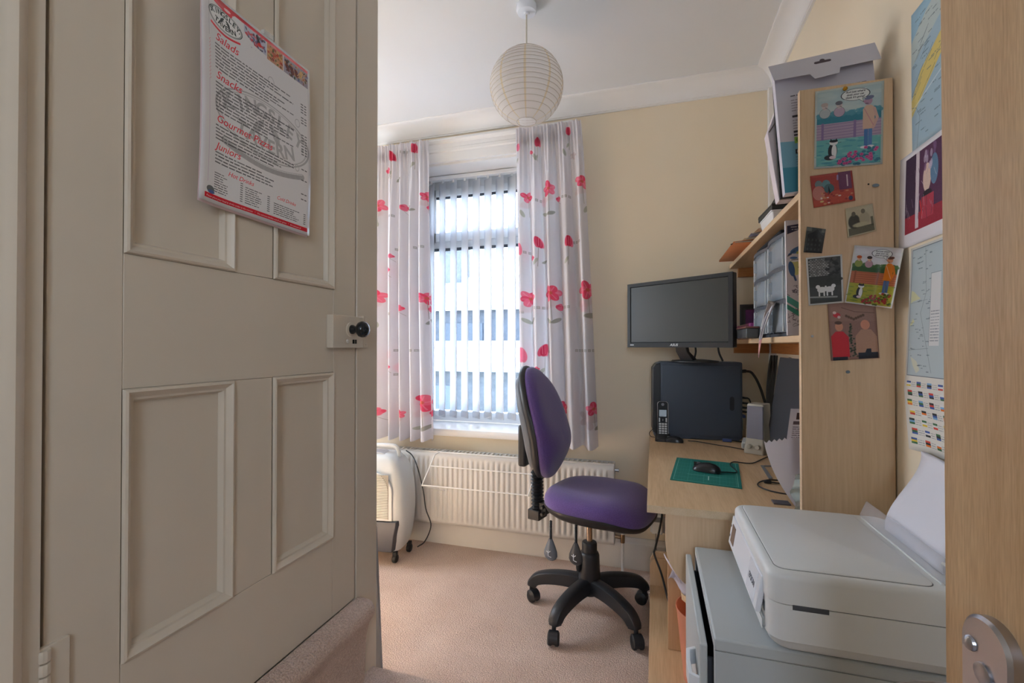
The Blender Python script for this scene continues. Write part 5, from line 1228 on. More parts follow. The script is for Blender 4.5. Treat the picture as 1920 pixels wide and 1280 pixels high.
tb = thing('clear_tub', 'low smoky clear tub with a reddish lid under the purple box', 'box', (.3605, 2.07, SM))
MB().box(-.022, .022, -.12, .12, .0005, .038).build('tub_body', film('smoky_clear', lin(92, 96, 98), .8, .15), tb, bevel=.004)
MB().box(-.024, .024, -.122, .122, .0385, .045).build('tub_lid', mat('reddish_lid', lin(120, 70, 66), .35), tb, bevel=.002)
pz = thing('hanging_sleeve', 'curled clear plastic sleeve hanging over the front of the middle shelf', 'sleeve', (.366, 1.72, SM))
def slv(u, v):
    w_ = .070*(.10+.90*v**.8); return (-.010*math.sin(PI*v)-.020*(1-v)+.014*(u-.5)**2*4*v, (.5-u)*w_+.055*(1-v)**1.3, -.070+.190*v-.03*(u-.5)**2*v)
c = Canvas(8, 20, 24, (150, 150, 156)); c.poly([(0, 0), (8, 0), (8, 7), (0, 5)], (206, 150, 150)); c.poly([(0, 20), (8, 20), (5, 13), (3.4, 12)], (92, 82, 76)); c.ell(4, 12, 1.2, 4, (206, 208, 208), .9); c.line([(4.3, 3), (4.6, 19)], .35, (222, 220, 224)); c.line([(1.6, 4), (1.0, 12)], .4, (70, 72, 82)); c.line([(6.4, 5), (7, 16)], .5, (66, 66, 74)); c.ell(4.4, 9, .6, 1.2, (80, 110, 90)); c.rect(3, 10.4, 5.5, 10.8, (230, 226, 230)); c.noise(.05, 2)
mb = MB(); mb.sheet(slv, 10, 16); mb.build('sleeve_sheet', printed('sleeve_print', c.image('sleeve'), .15, coat=.4), pz, thick=.0006)
tg = MB().box(-.002, .0, -.012, .012, -.018, .004).build('shelf_clip', mat('olive_clip', lin(88, 80, 60), .6), None, bevel=.0005); tg.location = (.3838, 1.93, SM); tag(tg, 'small dark clip on the front edge of the middle shelf', 'clip')

# socket, chargers and cable on the wall under the desk
so = thing('wall_socket', 'white double wall socket with plugs under the desk', 'socket', (.055, YW, .25))
MB().box(-.073, .073, -.010, .0, -.043, .043).build('face_plate', M_white, so, bevel=.003)
MB().box(-.065, -.012, -.055, -.0105, -.035, .065).build('charger', mat('charger_white', lin(222, 220, 214), .4), so, bevel=.005)
MB().box(.010, .060, -.045, -.0105, -.04, .030).build('plug', M_white, so, bevel=.005)
MB().box(-.060, -.020, -.0565, -.0545, .030, .055).build('plug_label', mat('label_grey', lin(120, 120, 120), .5), so, smooth=0)
MB().lathe([(.004, -.046), (.003, -.049), (.0005, -.0495)], (.030, 0, -.02), 10, 'Y').build('indicator', mat('green_light', lin(120, 200, 70), .4), so)
tag(MB().tube(spline([(.034, 2.05, .520), (.030, 2.04, .47), (.006, 2.03, .36), (.002, 2.02, .335), (.03, 1.99, .27), (.055, 1.92, .20), (.085, 1.90, .135), (.14, 1.90, .124)], 8), .0042, 8).build('desk_cable', M_blk, None), 'black cable drooping from under the desk top to the bottom shelf', 'cable')
tag(MB().tube(spline([(.01, 2.545, .22), (.012, 2.50, .16), (.04, 2.50, .10), (.10, 2.52, .05), (.2, 2.53, .008)], 6), .002, 6).build('charger_lead', mat('lead_grey', lin(120, 118, 114), .5), None), 'thin grey charger lead hanging from the wall socket', 'cable')
wp = thing('crumpled_papers', 'crumpled white papers poking out behind the desk end panel', 'paper', (.085, 1.445, .478))
for k, (a, b_, w_, z0) in enumerate((((-.045, .0), (.03, .0), .05, .05), ((-.022, .02), (.045, .01), .045, .015))):
    mb = MB(); mb.sheet(lambda u, v: (a[0]+(b_[0]-a[0])*u+.012*math.sin(5*v+k)+.0*u, .005+.012*math.sin(7*u+2*v+k)+.012*k, z0-.05*u*(1-k)+.075*v*(1-.6*u)-.015+.008*math.sin(9*u+4*v)), 10, 8); mb.build('sheet', paper_mat('scrap_paper', None, (222, 214, 224)), wp, thick=.0005)
# ================================================================ CABINET, BIN, PRINTER
M_cab = mat('cabinet_grey', lin(186, 190, 190), .5)
M_cabl = mat('cabinet_edge', lin(208, 210, 210), .4)
cab = thing('filing_cabinet', 'grey metal filing cabinet with its drawer ajar, under the white printer', 'cabinet', (.343, 1.159, 0))
cx, cy = .343, 1.159
K = lambda mb, x0, x1, y0, y1, z0, z1: mb.box(x0-cx, x1-cx, y0-cy, y1-cy, z0, z1)
mb = MB(); K(mb, .110, .572, .952, .958, 0, .626); K(mb, .110, .572, 1.360, 1.366, 0, .626); K(mb, .566, .572, .958, 1.360, 0, .626); K(mb, .11, .566, .958, 1.360, 0, .02)
mb.build('carcass', M_cab, cab, smooth=0)
K(MB(), .108, .574, .950, 1.368, .6265, .651).build('top', M_cab, cab, bevel=.004)
mb = MB(); K(mb, .1075, .1098, .950, .957, 0, .648); K(mb, .1075, .1098, 1.361, 1.368, 0, .648); K(mb, .1075, .1098, .957, 1.361, .632, .648); mb.build('front_edge', M_cabl, cab, smooth=0)
for z0, z1 in ((.335, .632), (.025, .325)):
    mb = MB(); xo = 0 if z0 > .3 else .008; K(mb, .083+xo, .097+xo, .956, 1.358, z0, z1); dr = mb.build('drawer', M_cab, cab, bevel=.003)
    for ya in (.975, 1.336): K(MB(), .097+xo, .30, ya, ya+.005, z0+.02, z1-.035).build('drawer_side', mat('drawer_metal', lin(66, 68, 74), .5), dr, smooth=0)
    mb = MB(); yy = [.965, .97, 1.05, 1.058]; zc = z1-.085
    mb.sweep([(.084+xo-cx, yy[0]-cy, zc), (.068+xo-cx, yy[1]+.004-cy, zc), (.066+xo-cx, 1.01-cy, zc), (.068+xo-cx, yy[2]-.002-cy, zc), (.084+xo-cx, yy[3]-cy, zc)], lambda t: [(-.004, .016), (.004, .016), (.004, -.016), (-.004, -.016)])
    mb.build('handle', M_white, dr, bevel=.001)
bn = thing('waste_bin', 'orange plastic waste bin between the desk and the grey cabinet', 'bin', (.168, 1.620, .1185))
M_bin = cloth('orange_plastic', lin(244, 178, 148), .35)
mb = MB(); mb.lathe([(.001, .002), (.076, .002), (.098, .226), (.1005, .229), (.1005, .234), (.098, .234), (.096, .226), (.074, .006), (.001, .005)], seg=40, cap=False); mb.build('bin_shell', M_bin, bn, smooth=40)

M_pr = mat('printer_white', lin(226, 227, 226), .38, bump=(900, .05, .0003))
prn = thing('printer', 'white flat inkjet printer on the grey filing cabinet with paper loaded', 'printer', (.327, 1.115, .651))
px, py = .327, 1.115
X0_, X1_, Y0_, Y1_ = .195-px, .455-px, .925-py, 1.300-py
def rr(i, z, r=.03): return [(x, y, z) for x, y in rrect(X0_+i, X1_+.075-i, Y0_+i, Y1_-i, max(.004, r-i*.5), 6)]
mb = MB(); mb.loft([rr(.020, .006), rr(.014, .010), rr(.006, .018), rr(.004, .026), rr(.0, .030), rr(0, .093)]); mb.build('body', M_pr, prn, smooth=40)
mb = MB(); mb.loft([rr(.03, .0005), rr(.03, .007)]); mb.build('foot_gap_shade', M_dark, prn, smooth=40)  # dark ring painted for the shaded gap under the body
mb = MB(); mb.loft([rr(.0015, .0931), rr(.0015, .0945)]); mb.build('body_seam', mat('seam_grey', lin(110, 112, 114), .7), prn, smooth=40)
def ru(i, z): return [(x, y, z) for x, y in rrect(X0_+i-.002, X1_+.062-i, Y0_+i, Y1_-i, max(.004, .030-i*.5), 6)]
mb = MB(); mb.loft([ru(0, .0946), ru(0, .136), ru(.001, .142), ru(.005, .1475), ru(.011, .149)]); mb.build('scanner_unit', M_pr, prn, smooth=50)
mb = MB(); lidr = lambda i, z: [(x, y, z) for x, y in rrect(X0_+.014+i, X1_-.006-i, Y0_+.016+i, Y1_-.012-i, .018, 6)]
mb.loft([lidr(0, .1488), lidr(0, .1493)]); mb.build('lid_groove', mat('seam_grey', (0, 0, 0, 1)), prn, smooth=0)
mb = MB(); mb.loft([lidr(.0012, .149), lidr(.0012, .1503), lidr(.003, .1512)]); mb.build('scanner_lid', M_pr, prn, smooth=40)
mb = MB(); mb.box(.232-px, .288-px, Y0_-.0006, Y0_+.002, .086, .0955); mb.build('finger_notch', mat('notch_shade', lin(74, 76, 82), .7), prn, bevel=.001)  # dark box painted for the shade inside the notch
MB().box(.228-px, .292-px, Y0_-.0012, Y0_-.0002, .0835, .0865).build('notch_lip', M_pr, prn, smooth=0)
# control panel along the front, tilted a little upwards
pm = Matrix.Translation((X0_-.012, 0, .056)) @ Matrix.Rotation(R(9.5), 4, 'Y')
mb = MB(); mb.box(-.004, .006, Y0_+.035, Y1_-.02, .0, .068).xf(pm); cp = mb.build('control_panel', mat('panel_white', lin(230, 232, 238), .3), prn, bevel=.002)
MB().box(-.0048, -.0038, .105, .143, .012, .054).xf(pm).build('display', mat('printer_display', lin(108, 88, 84), .15), cp, smooth=0)
MB().box(-.0045, -.0038, -.135, -.062, .004, .064).xf(pm).build('badge_plate', mat('badge_white', lin(236, 238, 246), .25), cp, smooth=0)
o = text_mb('EPSON', .0165, 0, .015).build('lettering', mat('badge_ink', lin(96, 100, 112), .5), cp, smooth=0)
o.matrix_local = pm @ Matrix.Translation((-.0046, -.098, .034)) @ Matrix.Rotation(R(-90), 4, 'Z') @ Matrix.Rotation(R(90), 4, 'X')
for y, z in ((.158, .044), (.158, .020)):
    mb = MB(); mb.lathe([(.003, -.0048), (.003, -.0040)], (0, y, z), 12, 'X').xf(pm); mb.build('panel_button', mat('button_grey', lin(96, 98, 104), .4), cp)
mb = MB(); mb.box(X0_-.004, X0_+.002, Y0_+.03, Y1_-.02, .034, .052); mb.build('output_slot', mat('slot_grey', lin(172, 174, 172), .5), prn, bevel=.001)
mb = MB(); mb.box(X0_-.006, X0_-.0042, Y0_+.03, Y1_-.12, .030, .048); mb.build('output_tray', M_pr, prn, bevel=.001)
MB().box(X0_-.0012, X0_-.0004, Y0_+.032, Y0_+.042, .062, .078).build('card_slot', mat('button_grey', lin(96, 98, 104), .4), prn, smooth=0)
# rear feed: hinge strip, frosted guard, loaded sheets, tray
mb = MB(); mb.box(.4595-px, .528-px, Y0_+.03, Y1_-.03, .1485, .1515); mb.build('rear_unit', M_pr, prn, bevel=.004)
mb = MB(); mb.sheet(lambda u, v: (.462-px+.014*v, Y1_-.018-(.335)*u, .1518+.034*v), 4, 2); mb.build('feed_guard', film('frosted_plastic', lin(222, 222, 228), .24, .35), prn, thick=.002)
mb = MB(); mb.sheet(lambda u, v: (.518-px+.046*v, Y1_-.075-.22*u, .152+.12*v), 2, 2); mb.build('paper_support', M_pr, prn, thick=.004)
mb = MB(); mb.tube([(.468-px, Y0_+.045, .180), (.474-px, Y0_+.038, .178), (.490-px, Y0_+.038, .1515)], .003, 6); mb.build('edge_guide', M_pr, prn)
ps = thing('printer_paper', 'white sheets of paper curling up from the back of the printer', 'paper', (.50, 1.115, .651+.152))
def sheetf(k):
    def f(u, v):
        s = v*.172; w_ = min(1, max(0, v)); x = -.022+.004*k+.088*(w_*w_*(3-2*w_))
        x = min(x, .071-.0015*(2-k))
        y = .083-.21*u+.050*v
        return (x, y, .001+s*.95-.014*v*u)
    return f
for k in range(3):
    mb = MB(); mb.sheet(sheetf(k), 8, 16); mb.build('sheet', paper_mat('printer_sheet', None, (226, 224, 232)), ps, thick=.0004)

# ================================================================ PHOTOS AND CARDS ON THE SIDE PANEL
def pinned(name, label, cat, tl, tr, br, bl, img, k=0, curl=0., rough=.35, border=None, group=None):
    """a flat print fixed to the panel: corners given as (x, z) on the panel's face"""
    yb = 1.3905-.0007*k
    cxx = (tl[0]+tr[0]+br[0]+bl[0])/4; czz = (tl[1]+tr[1]+br[1]+bl[1])/4
    t = thing(name, label, cat, (cxx, yb, czz), group=group)
    def f(u, v):
        x = (bl[0]*(1-u)+br[0]*u)*(1-v)+(tl[0]*(1-u)+tr[0]*u)*v; z = (bl[1]*(1-u)+br[1]*u)*(1-v)+(tl[1]*(1-u)+tr[1]*u)*v
        d = curl*max(0, u-.55)**2*4.9+.0012*math.sin(3*u+2*v)**2
        q = (yb-d)/yb; return (x*q-cxx, -d-.0004, 1.2+(z-1.2)*q-czz)
    mb = MB(); mb.sheet(f, 14, 10); mb.build('print', printed(name+'_ink_%d' % len(MATS), img, rough, spec=.35), t, thick=.0006)
    return t
def mixc(a, b, t): return tuple(a[i]*(1-t)+b[i]*t for i in range(3))
def cartoon(fade):
    F_ = lambda c_: mixc(c_, (150, 176, 190), fade) if fade else c_
    B_ = lambda c_, b_: b_ if fade else c_
    c = Canvas(16, 21, 26, (196, 206, 204) if fade else (222, 220, 216)); rd = random.Random(21); ink = (60, 56, 66)
    c.rect(.5, .5, 15.5, 20.5, B_((214, 212, 216), (176, 196, 200)))
    for k in range(14): c.ell(rd.uniform(.5, 15.5), rd.uniform(15, 20), rd.uniform(1, 3), .5, B_((226, 226, 230), (196, 208, 206)), .5, soft=.6)
    c.rect(.5, 11.6, 15.5, 14.0, B_((58, 92, 54), (62, 132, 152)))
    for k in range(60): c.ell(rd.uniform(.5, 15.5), rd.uniform(13.6, 14.6), .5, .45, B_((70, 108, 62), (84, 148, 168)), .8)
    c.rect(.5, 7.4, 15.5, 11.8, B_((190, 110, 76), (176, 156, 178)))
    for k in range(6): c.line([(.5, 7.6+.75*k), (15.5, 7.9+.75*k)], .10, B_((124, 64, 44), (128, 104, 148)))
    for x in (1.6, 9.2): c.rect(x, 7.2, x+.6, 12.0, B_((150, 84, 58), (140, 118, 160)))
    c.rect(.5, .5, 15.5, 7.5, B_((172, 168, 60), (110, 178, 178)))
    for k in range(50): c.ell(rd.uniform(.5, 15.5), rd.uniform(.6, 7.3), rd.uniform(.4, 1.3), .25, B_(rd.choice([(190, 184, 70), (120, 140, 60)]), rd.choice([(140, 196, 190), (80, 150, 170)])), .6)
    # neighbours looking over the fence
    for x, hair, top in ((2.4, B_((200, 96, 50), (186, 168, 164)), B_((150, 160, 84), (178, 186, 190))), (5.8, B_((70, 56, 50), (110, 110, 120)), B_((190, 152, 160), (186, 164, 184)))):
        c.ell(x, 14.6, 1.3, 1.3, top); c.ell(x, 16.4, .72, .85, B_((232, 190, 160), (204, 190, 190))); c.ell(x-.1, 16.95, .85, .55, hair); c.line([(x+.1, 16.2), (x+.5, 16.0)], .1, ink); c.ring(x, 14.6, 1.3, 1.3, .08, ink, .5)
    # man with hand in pocket
    mx = 12.6
    c.rect(mx-.95, 4.9, mx-.05, 9.6, B_((74, 108, 160), (78, 120, 176))); c.rect(mx+.0, 4.9, mx+.9, 9.6, B_((84, 118, 170), (88, 130, 184)))
    c.poly([(mx-1.3, 9.3), (mx+1.3, 9.3), (mx+1.5, 14.6), (mx+.5, 15.4), (mx-.6, 15.4), (mx-1.3, 14.4)], B_((228, 132, 42), (214, 180, 160)))
    c.line([(mx+1.3, 14.4), (mx+2.0, 12), (mx+1.1, 9.6)], .7, B_((222, 124, 40), (208, 170, 160))); c.line([(mx-1.0, 14.6), (mx+1.1, 10.2)], .22, B_((240, 206, 180), (196, 140, 150)), .8)
    c.ell(mx-.1, 16.5, .95, 1.05, B_((226, 160, 124), (176, 142, 166))); c.ell(mx+.1, 17.3, 1.1, .5, B_((110, 66, 50), (112, 116, 146)), rot=.15); c.ell(mx-.9, 16.4, .35, .25, B_((216, 140, 110), (176, 132, 156))); c.line([(mx-.7, 15.9), (mx-.1, 15.8)], .14, ink)
    c.ell(mx-.9, 4.7, .9, .35, (226, 226, 228)); c.ell(mx+.6, 4.8, .9, .35, (226, 226, 228))
    # black and white cat sitting on the grass
    kx = 4.4
    c.ell(kx, 4.4, 1.1, 2.0, (44, 46, 52)); c.ell(kx+.35, 4.3, .62, 1.8, (230, 230, 230)); c.ell(kx-.7, 2.7, 1.3, .7, (48, 50, 56)); c.ell(kx, 2.7, .8, .45, (224, 200, 206)); c.ell(kx+.2, 6.6, 1.0, .7, (228, 228, 228)); c.ell(kx+.2, 7.0, 1.0, .35, (44, 46, 52)); c.poly([(kx-.7, 7.0), (kx-.5, 7.7), (kx-.1, 7.2)], (44, 46, 52)); c.poly([(kx+1.1, 7.0), (kx+.9, 7.7), (kx+.5, 7.2)], (44, 46, 52)); c.line([(kx-.8, 6.4), (kx-1.6, 6.6)], .07, ink); c.line([(kx+1.2, 6.4), (kx+2, 6.6)], .07, ink)
    for k in range(46):
        x = rd.uniform(5.6, 15); y = rd.uniform(.8, 1.2+3.9*min(1, (x-4.6)/6)); c.ell(x, y-.3, .5, .35, B_((70, 96, 44), (60, 116, 140)), .8)
    for k in range(30):
        x = rd.uniform(5.8, 15); y = rd.uniform(.9, 1.2+3.9*min(1, (x-4.8)/6)); c.ell(x, y, .46, .38, B_((176, 60, 60), (206, 96, 146)), .95); c.ell(x, y, .2, .16, B_((120, 40, 44), (180, 60, 120)), .8)
    c.ell(9.5, 18.6, 3.2, 1.45, (226, 228, 226)); c.rect(7, 17.3, 12, 19.9, (226, 228, 226)); c.ring(9.5, 18.6, 3.3, 1.5, .09, ink); c.poly([(10.2, 17.3), (11.2, 17.3), (11.4, 16.4)], (226, 228, 226)); c.line([(10.3, 17.25), (11.4, 16.4), (11.2, 17.3)], .08, ink)
    for k, q in enumerate(('And just where', 'does your cat', "think it's going?")): c.text(q, 9.5, 19.15-.72*k, .72, ink, shear=.2, bold=.02, center=True)
    return c
pinned('greeting_card', 'large blue faded garden cartoon card pinned at the top of the side panel', 'card', (.408, 1.866), (.560, 1.870), (.555, 1.659), (.404, 1.663), cartoon(.5).image('cartoon_faded'), rough=.6)
mb = MB(); mb.lathe([(.0005, -.0065), (.003, -.0060), (.0055, -.003), (.0055, 0)], (0, 0, 0), 16, 'Y')
pin = mb.build('drawing_pin', mat('brass', lin(200, 150, 60), .25, metal=1.), None); pin.location = (.4745, 1.3890, 1.862); tag(pin, 'brass drawing pin holding the faded cartoon card', 'pin')
c = Canvas(10, 8, 30, (176, 78, 66)); rd = random.Random(4)
c.rect(0, 3.6, 10, 8, (170, 70, 64)); c.rect(6.6, 3.4, 9.6, 8, (116, 66, 96)); c.ell(1.8, 5.6, .9, 1.0, (126, 140, 140)); c.ell(1.6, 3.4, 1.5, 1.8, (200, 130, 120)); c.ell(3.6, 5.4, 1.0, 1.1, (110, 146, 150)); c.ell(4.2, 4.2, 1.2, 1.2, (84, 112, 116)); c.poly([(3.9, 2.8), (4.5, 2.8), (4.1, 5)], (40, 46, 52)); c.line([(8.6, 4.2), (8.7, 7)], .3, (214, 190, 196)); c.line([(6.4, 6.2), (6.5, 7.2)], .4, (170, 150, 190))
c.poly([(0, 0), (10, 0), (10, 3.0), (5, 3.4), (2, 1.6), (0, 1.6)], (190, 84, 68))
for k in range(24): c.ell(rd.uniform(2, 9.4), rd.uniform(.3, 3.4), rd.uniform(.2, .5), rd.uniform(.15, .3), rd.choice([(226, 214, 206), (210, 150, 110), (150, 60, 60), (214, 190, 130)]), .9)
c.ell(9.0, .9, .5, .6, (64, 70, 100)); c.noise(.06, 2)
pinned('photograph', 'red toned photograph of a table with people, below the faded cartoon', 'photo', (.395, 1.645), (.489, 1.650), (.496, 1.572), (.403, 1.561), c.image('photo_red'), group='photographs pinned on the side panel')
c = Canvas(8, 9, 30, (204, 192, 160)); c.rect(.4, .4, 7.6, 8.6, (196, 186, 156)); c.ell(2.2, 4.4, 1.7, 2.2, (74, 72, 62), .95, soft=.2); c.ell(2.2, 6.8, .6, .75, (112, 104, 88)); c.ell(5.2, 4.8, 1.5, 2.2, (178, 168, 140), .95, soft=.2); c.ell(5.0, 7.2, .6, .75, (120, 112, 94)); c.ell(4.2, 3.0, 1.7, .8, (206, 200, 170)); c.rect(.4, .4, 7.6, 2.6, (92, 90, 72), .8); c.ell(4, 3.2, 2.4, .7, (190, 184, 150), .9, soft=.3); c.rect(6.9, 2, 7.6, 5, (80, 80, 64), .7); c.noise(.05, 2)
pinned('photograph', 'old sepia photograph with a white border showing two people outdoors', 'photo', (.474, 1.553), (.533, 1.561), (.541, 1.491), (.479, 1.477), c.image('photo_sepia'), group='photographs pinned on the side panel')
c = Canvas(7, 9, 26, (60, 62, 60)); c.rect(0, 0, 7, 9, (70, 72, 70)); c.poly([(.6, 0), (6.6, 0), (6.6, 6.4), (5.2, 7.4), (4.0, 8.6), (2.6, 7.4), (.6, 6.4)], (44, 46, 46)); c.rect(0, 7.6, 2, 9, (130, 130, 122), .7); c.rect(5.6, 7.6, 7, 9, (130, 130, 122), .7)
for k in range(12): c.rect(1+(k % 4)*1.4, .8+(k//4)*1.7, 1.6+(k % 4)*1.4, 1.6+(k//4)*1.7, (66, 68, 68))
c.noise(.07, 2)
pinned('photograph', 'small dark photograph of a gabled building at the left of the panel', 'photo', (.387, 1.513), (.430, 1.503), (.421, 1.441), (.379, 1.446), c.image('photo_dark'), group='photographs pinned on the side panel')
c = Canvas(8, 12.5, 30, (214, 214, 212)); c.rect(.4, .4, 7.6, 12.1, (74, 76, 76)); rd = random.Random(9)
for j in range(12):
    for i in range(7): c.rect(.5+i*.62+(.3 if j % 2 else 0), 7.4+j*.38, .5+i*.62+.5+(.3 if j % 2 else 0), 7.4+j*.38+.28, (rd.choice([(160, 160, 158), (184, 184, 182), (136, 136, 134)])), .9)
for k in range(40): c.ell(rd.uniform(4.4, 7.5), rd.uniform(5.5, 11.8), .5, .4, rd.choice([(60, 62, 62), (92, 94, 92), (44, 46, 46)]), .8)
c.rect(.4, 4.6, 7.6, 7.4, (62, 64, 62), .8); c.rect(.4, .4, 7.6, 2.2, (70, 72, 72)); c.line([(.6, 2.1), (6.5, 1.7)], .4, (176, 176, 174), .8)
for x, s in ((3.2, 1), (5.0, -1)):
    c.ell(x, 3.8, 1.05, .75, (232, 232, 232)); c.ell(x-s*.85, 4.6, .5, .5, (236, 236, 236)); c.line([(x-.6, 3.4), (x-.6, 2.3)], .35, (230, 230, 230)); c.line([(x+.5, 3.4), (x+.5, 2.3)], .35, (230, 230, 230)); c.ell(x+s*.9, 4.4, .25, .4, (226, 226, 226))
c.noise(.02, 2)
pinned('photograph', 'black and white photograph of two white dogs before a brick wall', 'photo', (.384, 1.431), (.466, 1.436), (.469, 1.311), (.390, 1.305), c.image('photo_dogs'), k=0, group='photographs pinned on the side panel')
c = Canvas(9, 12, 30, (150, 112, 102)); c.rect(0, 0, 9, 12, (152, 116, 106)); c.rect(0, 8.2, 9, 12, (160, 124, 112)); rd = random.Random(14)
c.line([(2.6, 11), (5, 10.2), (8.6, 10)], .12, (110, 80, 72)); 
for k in range(8): c.ell(3.4+k*.45, 8.6+abs(k-3)*.22, .26, .3, (92, 70, 56), .8)
for k in range(60):
    y = rd.uniform(.5, 7.6); c.ell(4.1+rd.uniform(-1, 1)*(7.8-y)*.16, y, .2, .16, rd.choice([(44, 56, 46), (60, 74, 56), (90, 90, 70)]), .9)
c.poly([(.4, .6), (3.6, .6), (3.6, 4.8), (2.6, 6.0), (1.2, 6.0), (.3, 5.0)], (206, 46, 58)); c.ell(1.9, 7.0, .75, .95, (214, 150, 122)); c.ell(1.8, 7.8, .7, .35, (96, 70, 60)); c.rect(.4, 0, 3.2, .7, (44, 48, 62))
c.poly([(4.8, 1.2), (8.9, 1.2), (8.8, 4.8), (7.8, 6.4), (6.0, 6.4), (4.9, 5.0)], (188, 146, 124)); c.ell(6.8, 7.4, .85, 1.05, (218, 150, 124)); c.rect(5.2, .1, 8.8, 1.4, (40, 46, 58)); c.poly([(6.4, 1.2), (7.6, 1.2), (7.6, 2.2), (6.8, 2.2)], (40, 46, 58))
c.ell(1.6, 9.4, .7, .5, (206, 60, 70)); c.ell(1.2, 9.9, .35, .3, (226, 200, 196)); c.ell(2.0, 9.0, .3, .3, (226, 200, 196)); c.noise(.03, 2)
pinned('photograph', 'colour photograph of two people in red and pink by a Christmas tree', 'photo', (.433, 1.312), (.538, 1.306), (.546, 1.169), (.440, 1.161), c.image('photo_tree'), k=-.3, group='photographs pinned on the side panel')
pinned('greeting_card', 'bright garden cartoon card with an orange fence overhanging the panel edge', 'card', (.493, 1.457), (.598, 1.443), (.572, 1.293), (.470, 1.311), cartoon(0).image('cartoon_bright'), k=2, curl=.055)

# ================================================================ MAPS AND POSTER ON THE RIGHT WALL
def wall_print(name, label, cat, yl, yr, z0, z1, img, off=.0012, lift=None):
    """a sheet on the right-hand wall; yl(v) is its far edge, yr its near edge"""
    yc = (yl(.5)+yr)/2; zc = (z0(0)+z1(0))/2
    t = thing(name, label, cat, (XW-off, yc, zc))
    def f(u, v):
        y = yl(v)*(1-u)+yr*u; z = z0(u)*(1-v)+z1(u)*v
        return (-(lift(u, v) if lift else 0)-.0006*math.sin(4*u+3*v)**2, y-yc, z-zc)
    mb = MB(); mb.sheet(f, 20, 24); mb.build('print', printed(name+'_ink_%d' % len(MATS), img, .55, spec=.3), t, thick=.0006)
    return t
rd = random.Random(31)
c = Canvas(60, 33, 12, (162, 188, 204)); ink = (84, 96, 110)
c.poly([(0, 12), (4, 17.5), (12, 22), (30, 28), (60, 33), (60, 24), (30, 20), (12, 17), (4, 11), (0, 8)], (216, 196, 118)); c.poly([(0, 20), (10, 25), (30, 33), (0, 33)], (186, 200, 200)); c.poly([(0, 26), (6, 30), (14, 33), (0, 33)], (150, 188, 210))
for k in range(14): x = rd.uniform(0, 10); y = rd.uniform(12, 24); c.line([(x, y), (x+3, y+2.4)], .14, ink, .7)
for k in range(46): c.greek(rd.uniform(0, 12), rd.uniform(2, 31), 60, .4, ink, rd, .6, rd.uniform(.02, .05))
c.line([(2, 0), (3.4, 7), (2, 9.6), (0, 10.4)], .14, ink, .6); c.line([(3, 11), (7, 14)], .14, ink, .6); c.line([(0, 9.5), (20, 16)], .3, (226, 232, 236), .7)
wall_print('wall_map', 'blue and yellow map on the right wall above the dark photo poster', 'map', lambda v: 1.309, .72, lambda u: 1.655, lambda u: 1.974, c.image('map_upper'))
c = Canvas(48, 18, 14, (96, 56, 88)); c.rect(0, 0, 48, 18, (84, 48, 80)); c.rect(0, 0, 48, 4, (150, 40, 60)); c.rect(4.6, .5, 6.0, 18, (206, 196, 204)); c.rect(0, 4, 4.4, 18, (58, 40, 66)); c.ell(9.2, 11, 1.6, 3.2, (214, 190, 176)); c.ell(9.4, 7.4, 1.8, .8, (40, 34, 46)); c.rect(7.2, 2, 12, 7, (170, 60, 80)); c.ell(12, 12, 1.5, 3.4, (96, 130, 160)); c.line([(7.5, 3), (6.6, 6.4)], .6, (190, 50, 60))
for k in range(30): x = rd.uniform(0, 13); y = rd.uniform(.5, 12); c.line([(x, y), (x+rd.uniform(-1, 1), y+rd.uniform(1, 3))], .14, rd.choice([(206, 200, 210), (170, 150, 170), (60, 40, 60)]), .7)
for k in range(12): c.ell(rd.uniform(8, 13), rd.uniform(13, 17.5), .5, .9, rd.choice([(190, 180, 200), (120, 90, 130)]), .7)
c.noise(.05, 2)
c2 = Canvas(57.5, 22.4, 14, (224, 222, 228)); c2.a[45:45+c.ny, 41:41+c.nx] = c.a; c = c2
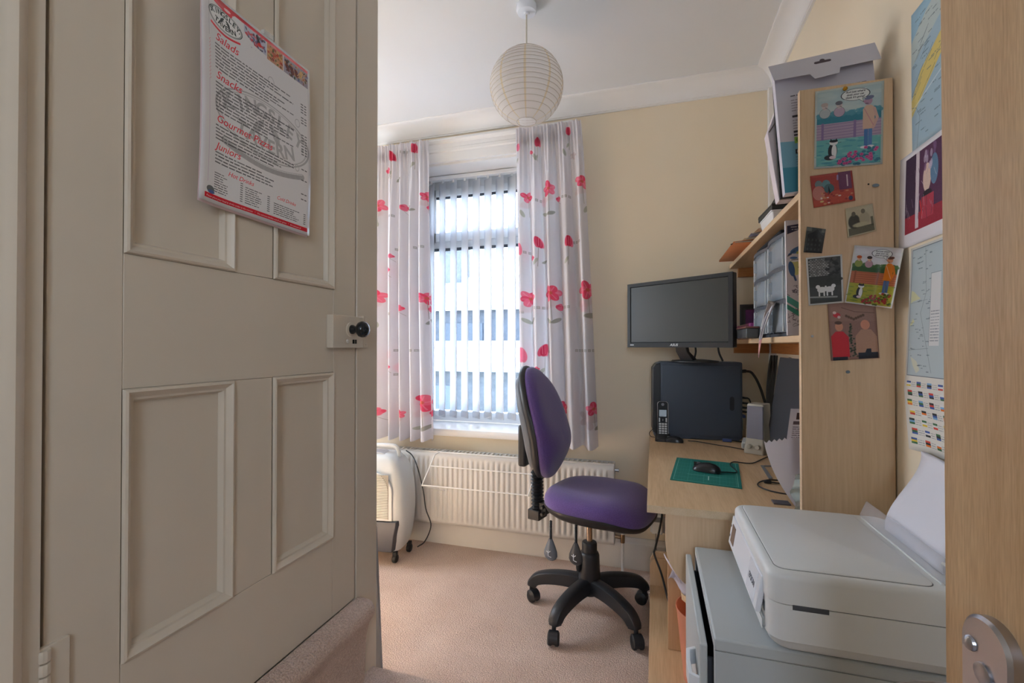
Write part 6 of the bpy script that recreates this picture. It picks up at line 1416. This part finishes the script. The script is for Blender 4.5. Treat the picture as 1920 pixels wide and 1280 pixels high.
wall_print('photo_poster', 'dark purple and red photo poster with a white margin between the wall maps', 'poster', lambda v: 1.375-.012*v, .80, lambda u: 1.434+.003*u, lambda u: 1.654, c.image('poster_dark'), off=.0018)
c = Canvas(50, 47, 14, (222, 220, 214)); c.rect(.8, 17, 50, 46.4, (180, 194, 200)); c.line([(.8, 17), (50, 17), (50, 46.4)], .14, ink); c.line([(.8, 17), (.8, 46.4), (50, 46.4)], .14, ink)
c.line([(6.5, 46), (7.4, 36), (5.4, 31.5), (10.5, 18)], .12, ink, .6); c.line([(1, 34), (8, 34.4)], .1, ink, .4); c.line([(1, 23), (9, 23.4)], .1, ink, .5)
c.poly([(1, 34), (1.2, 37), (2.4, 36.6), (4.2, 35.4), (5.2, 34.8), (2, 34.4)], (206, 208, 168)); c.poly([(1.0, 29), (2.4, 30.4), (3, 29.6), (1.4, 28.6)], (206, 208, 168)); c.poly([(2, 21.4), (4.6, 20.4), (6, 18.4), (4.6, 17.6), (3, 19.4)], (204, 206, 190))
for k in range(60): c.greek(rd.uniform(1, 9), rd.uniform(18, 45.5), 50, .3, ink, rd, .65, rd.uniform(.012, .035))
c.rect(9.2, 24, 13, 40, (214, 216, 218)); c.line([(9.2, 24), (9.2, 40), (13, 40)], .1, ink, .7)
for k in range(11): c.greek(9.6, 25+.65*k, 12.8, .3, ink, rd, .6)
cols = [(206, 70, 60), (226, 120, 50), (60, 90, 160), (120, 170, 214), (226, 196, 70), (60, 110, 76), (40, 44, 50), (226, 226, 226)]
for i in range(7):
    for j in range(5):
        x, y = 1.0+j*4.1+.5*(i % 2), 14.4-2.15*i; a, b_, d_ = rd.sample(cols, 3)
        for q, cc in enumerate((a, b_, d_)): c.rect(x, y+.42*q, x+1.7, y+.42*q+.42, cc)
        for q in range(3): c.greek(x+1.95, y+.45*q, x+3.7, .26, ink, rd, .5)
wall_print('wall_map', 'lower wall map with rows of small flags and a curled bottom corner', 'map', lambda v: (1.296+(1.350-1.296)*v/.30) if v < .30 else 1.350-.033*(v-.30)/.70, .84, lambda u: .962, lambda u: 1.428, c.image('map_flags'), off=.0012, lift=lambda u, v: .010*max(0, .12-u)*max(0, .35-v)*40)
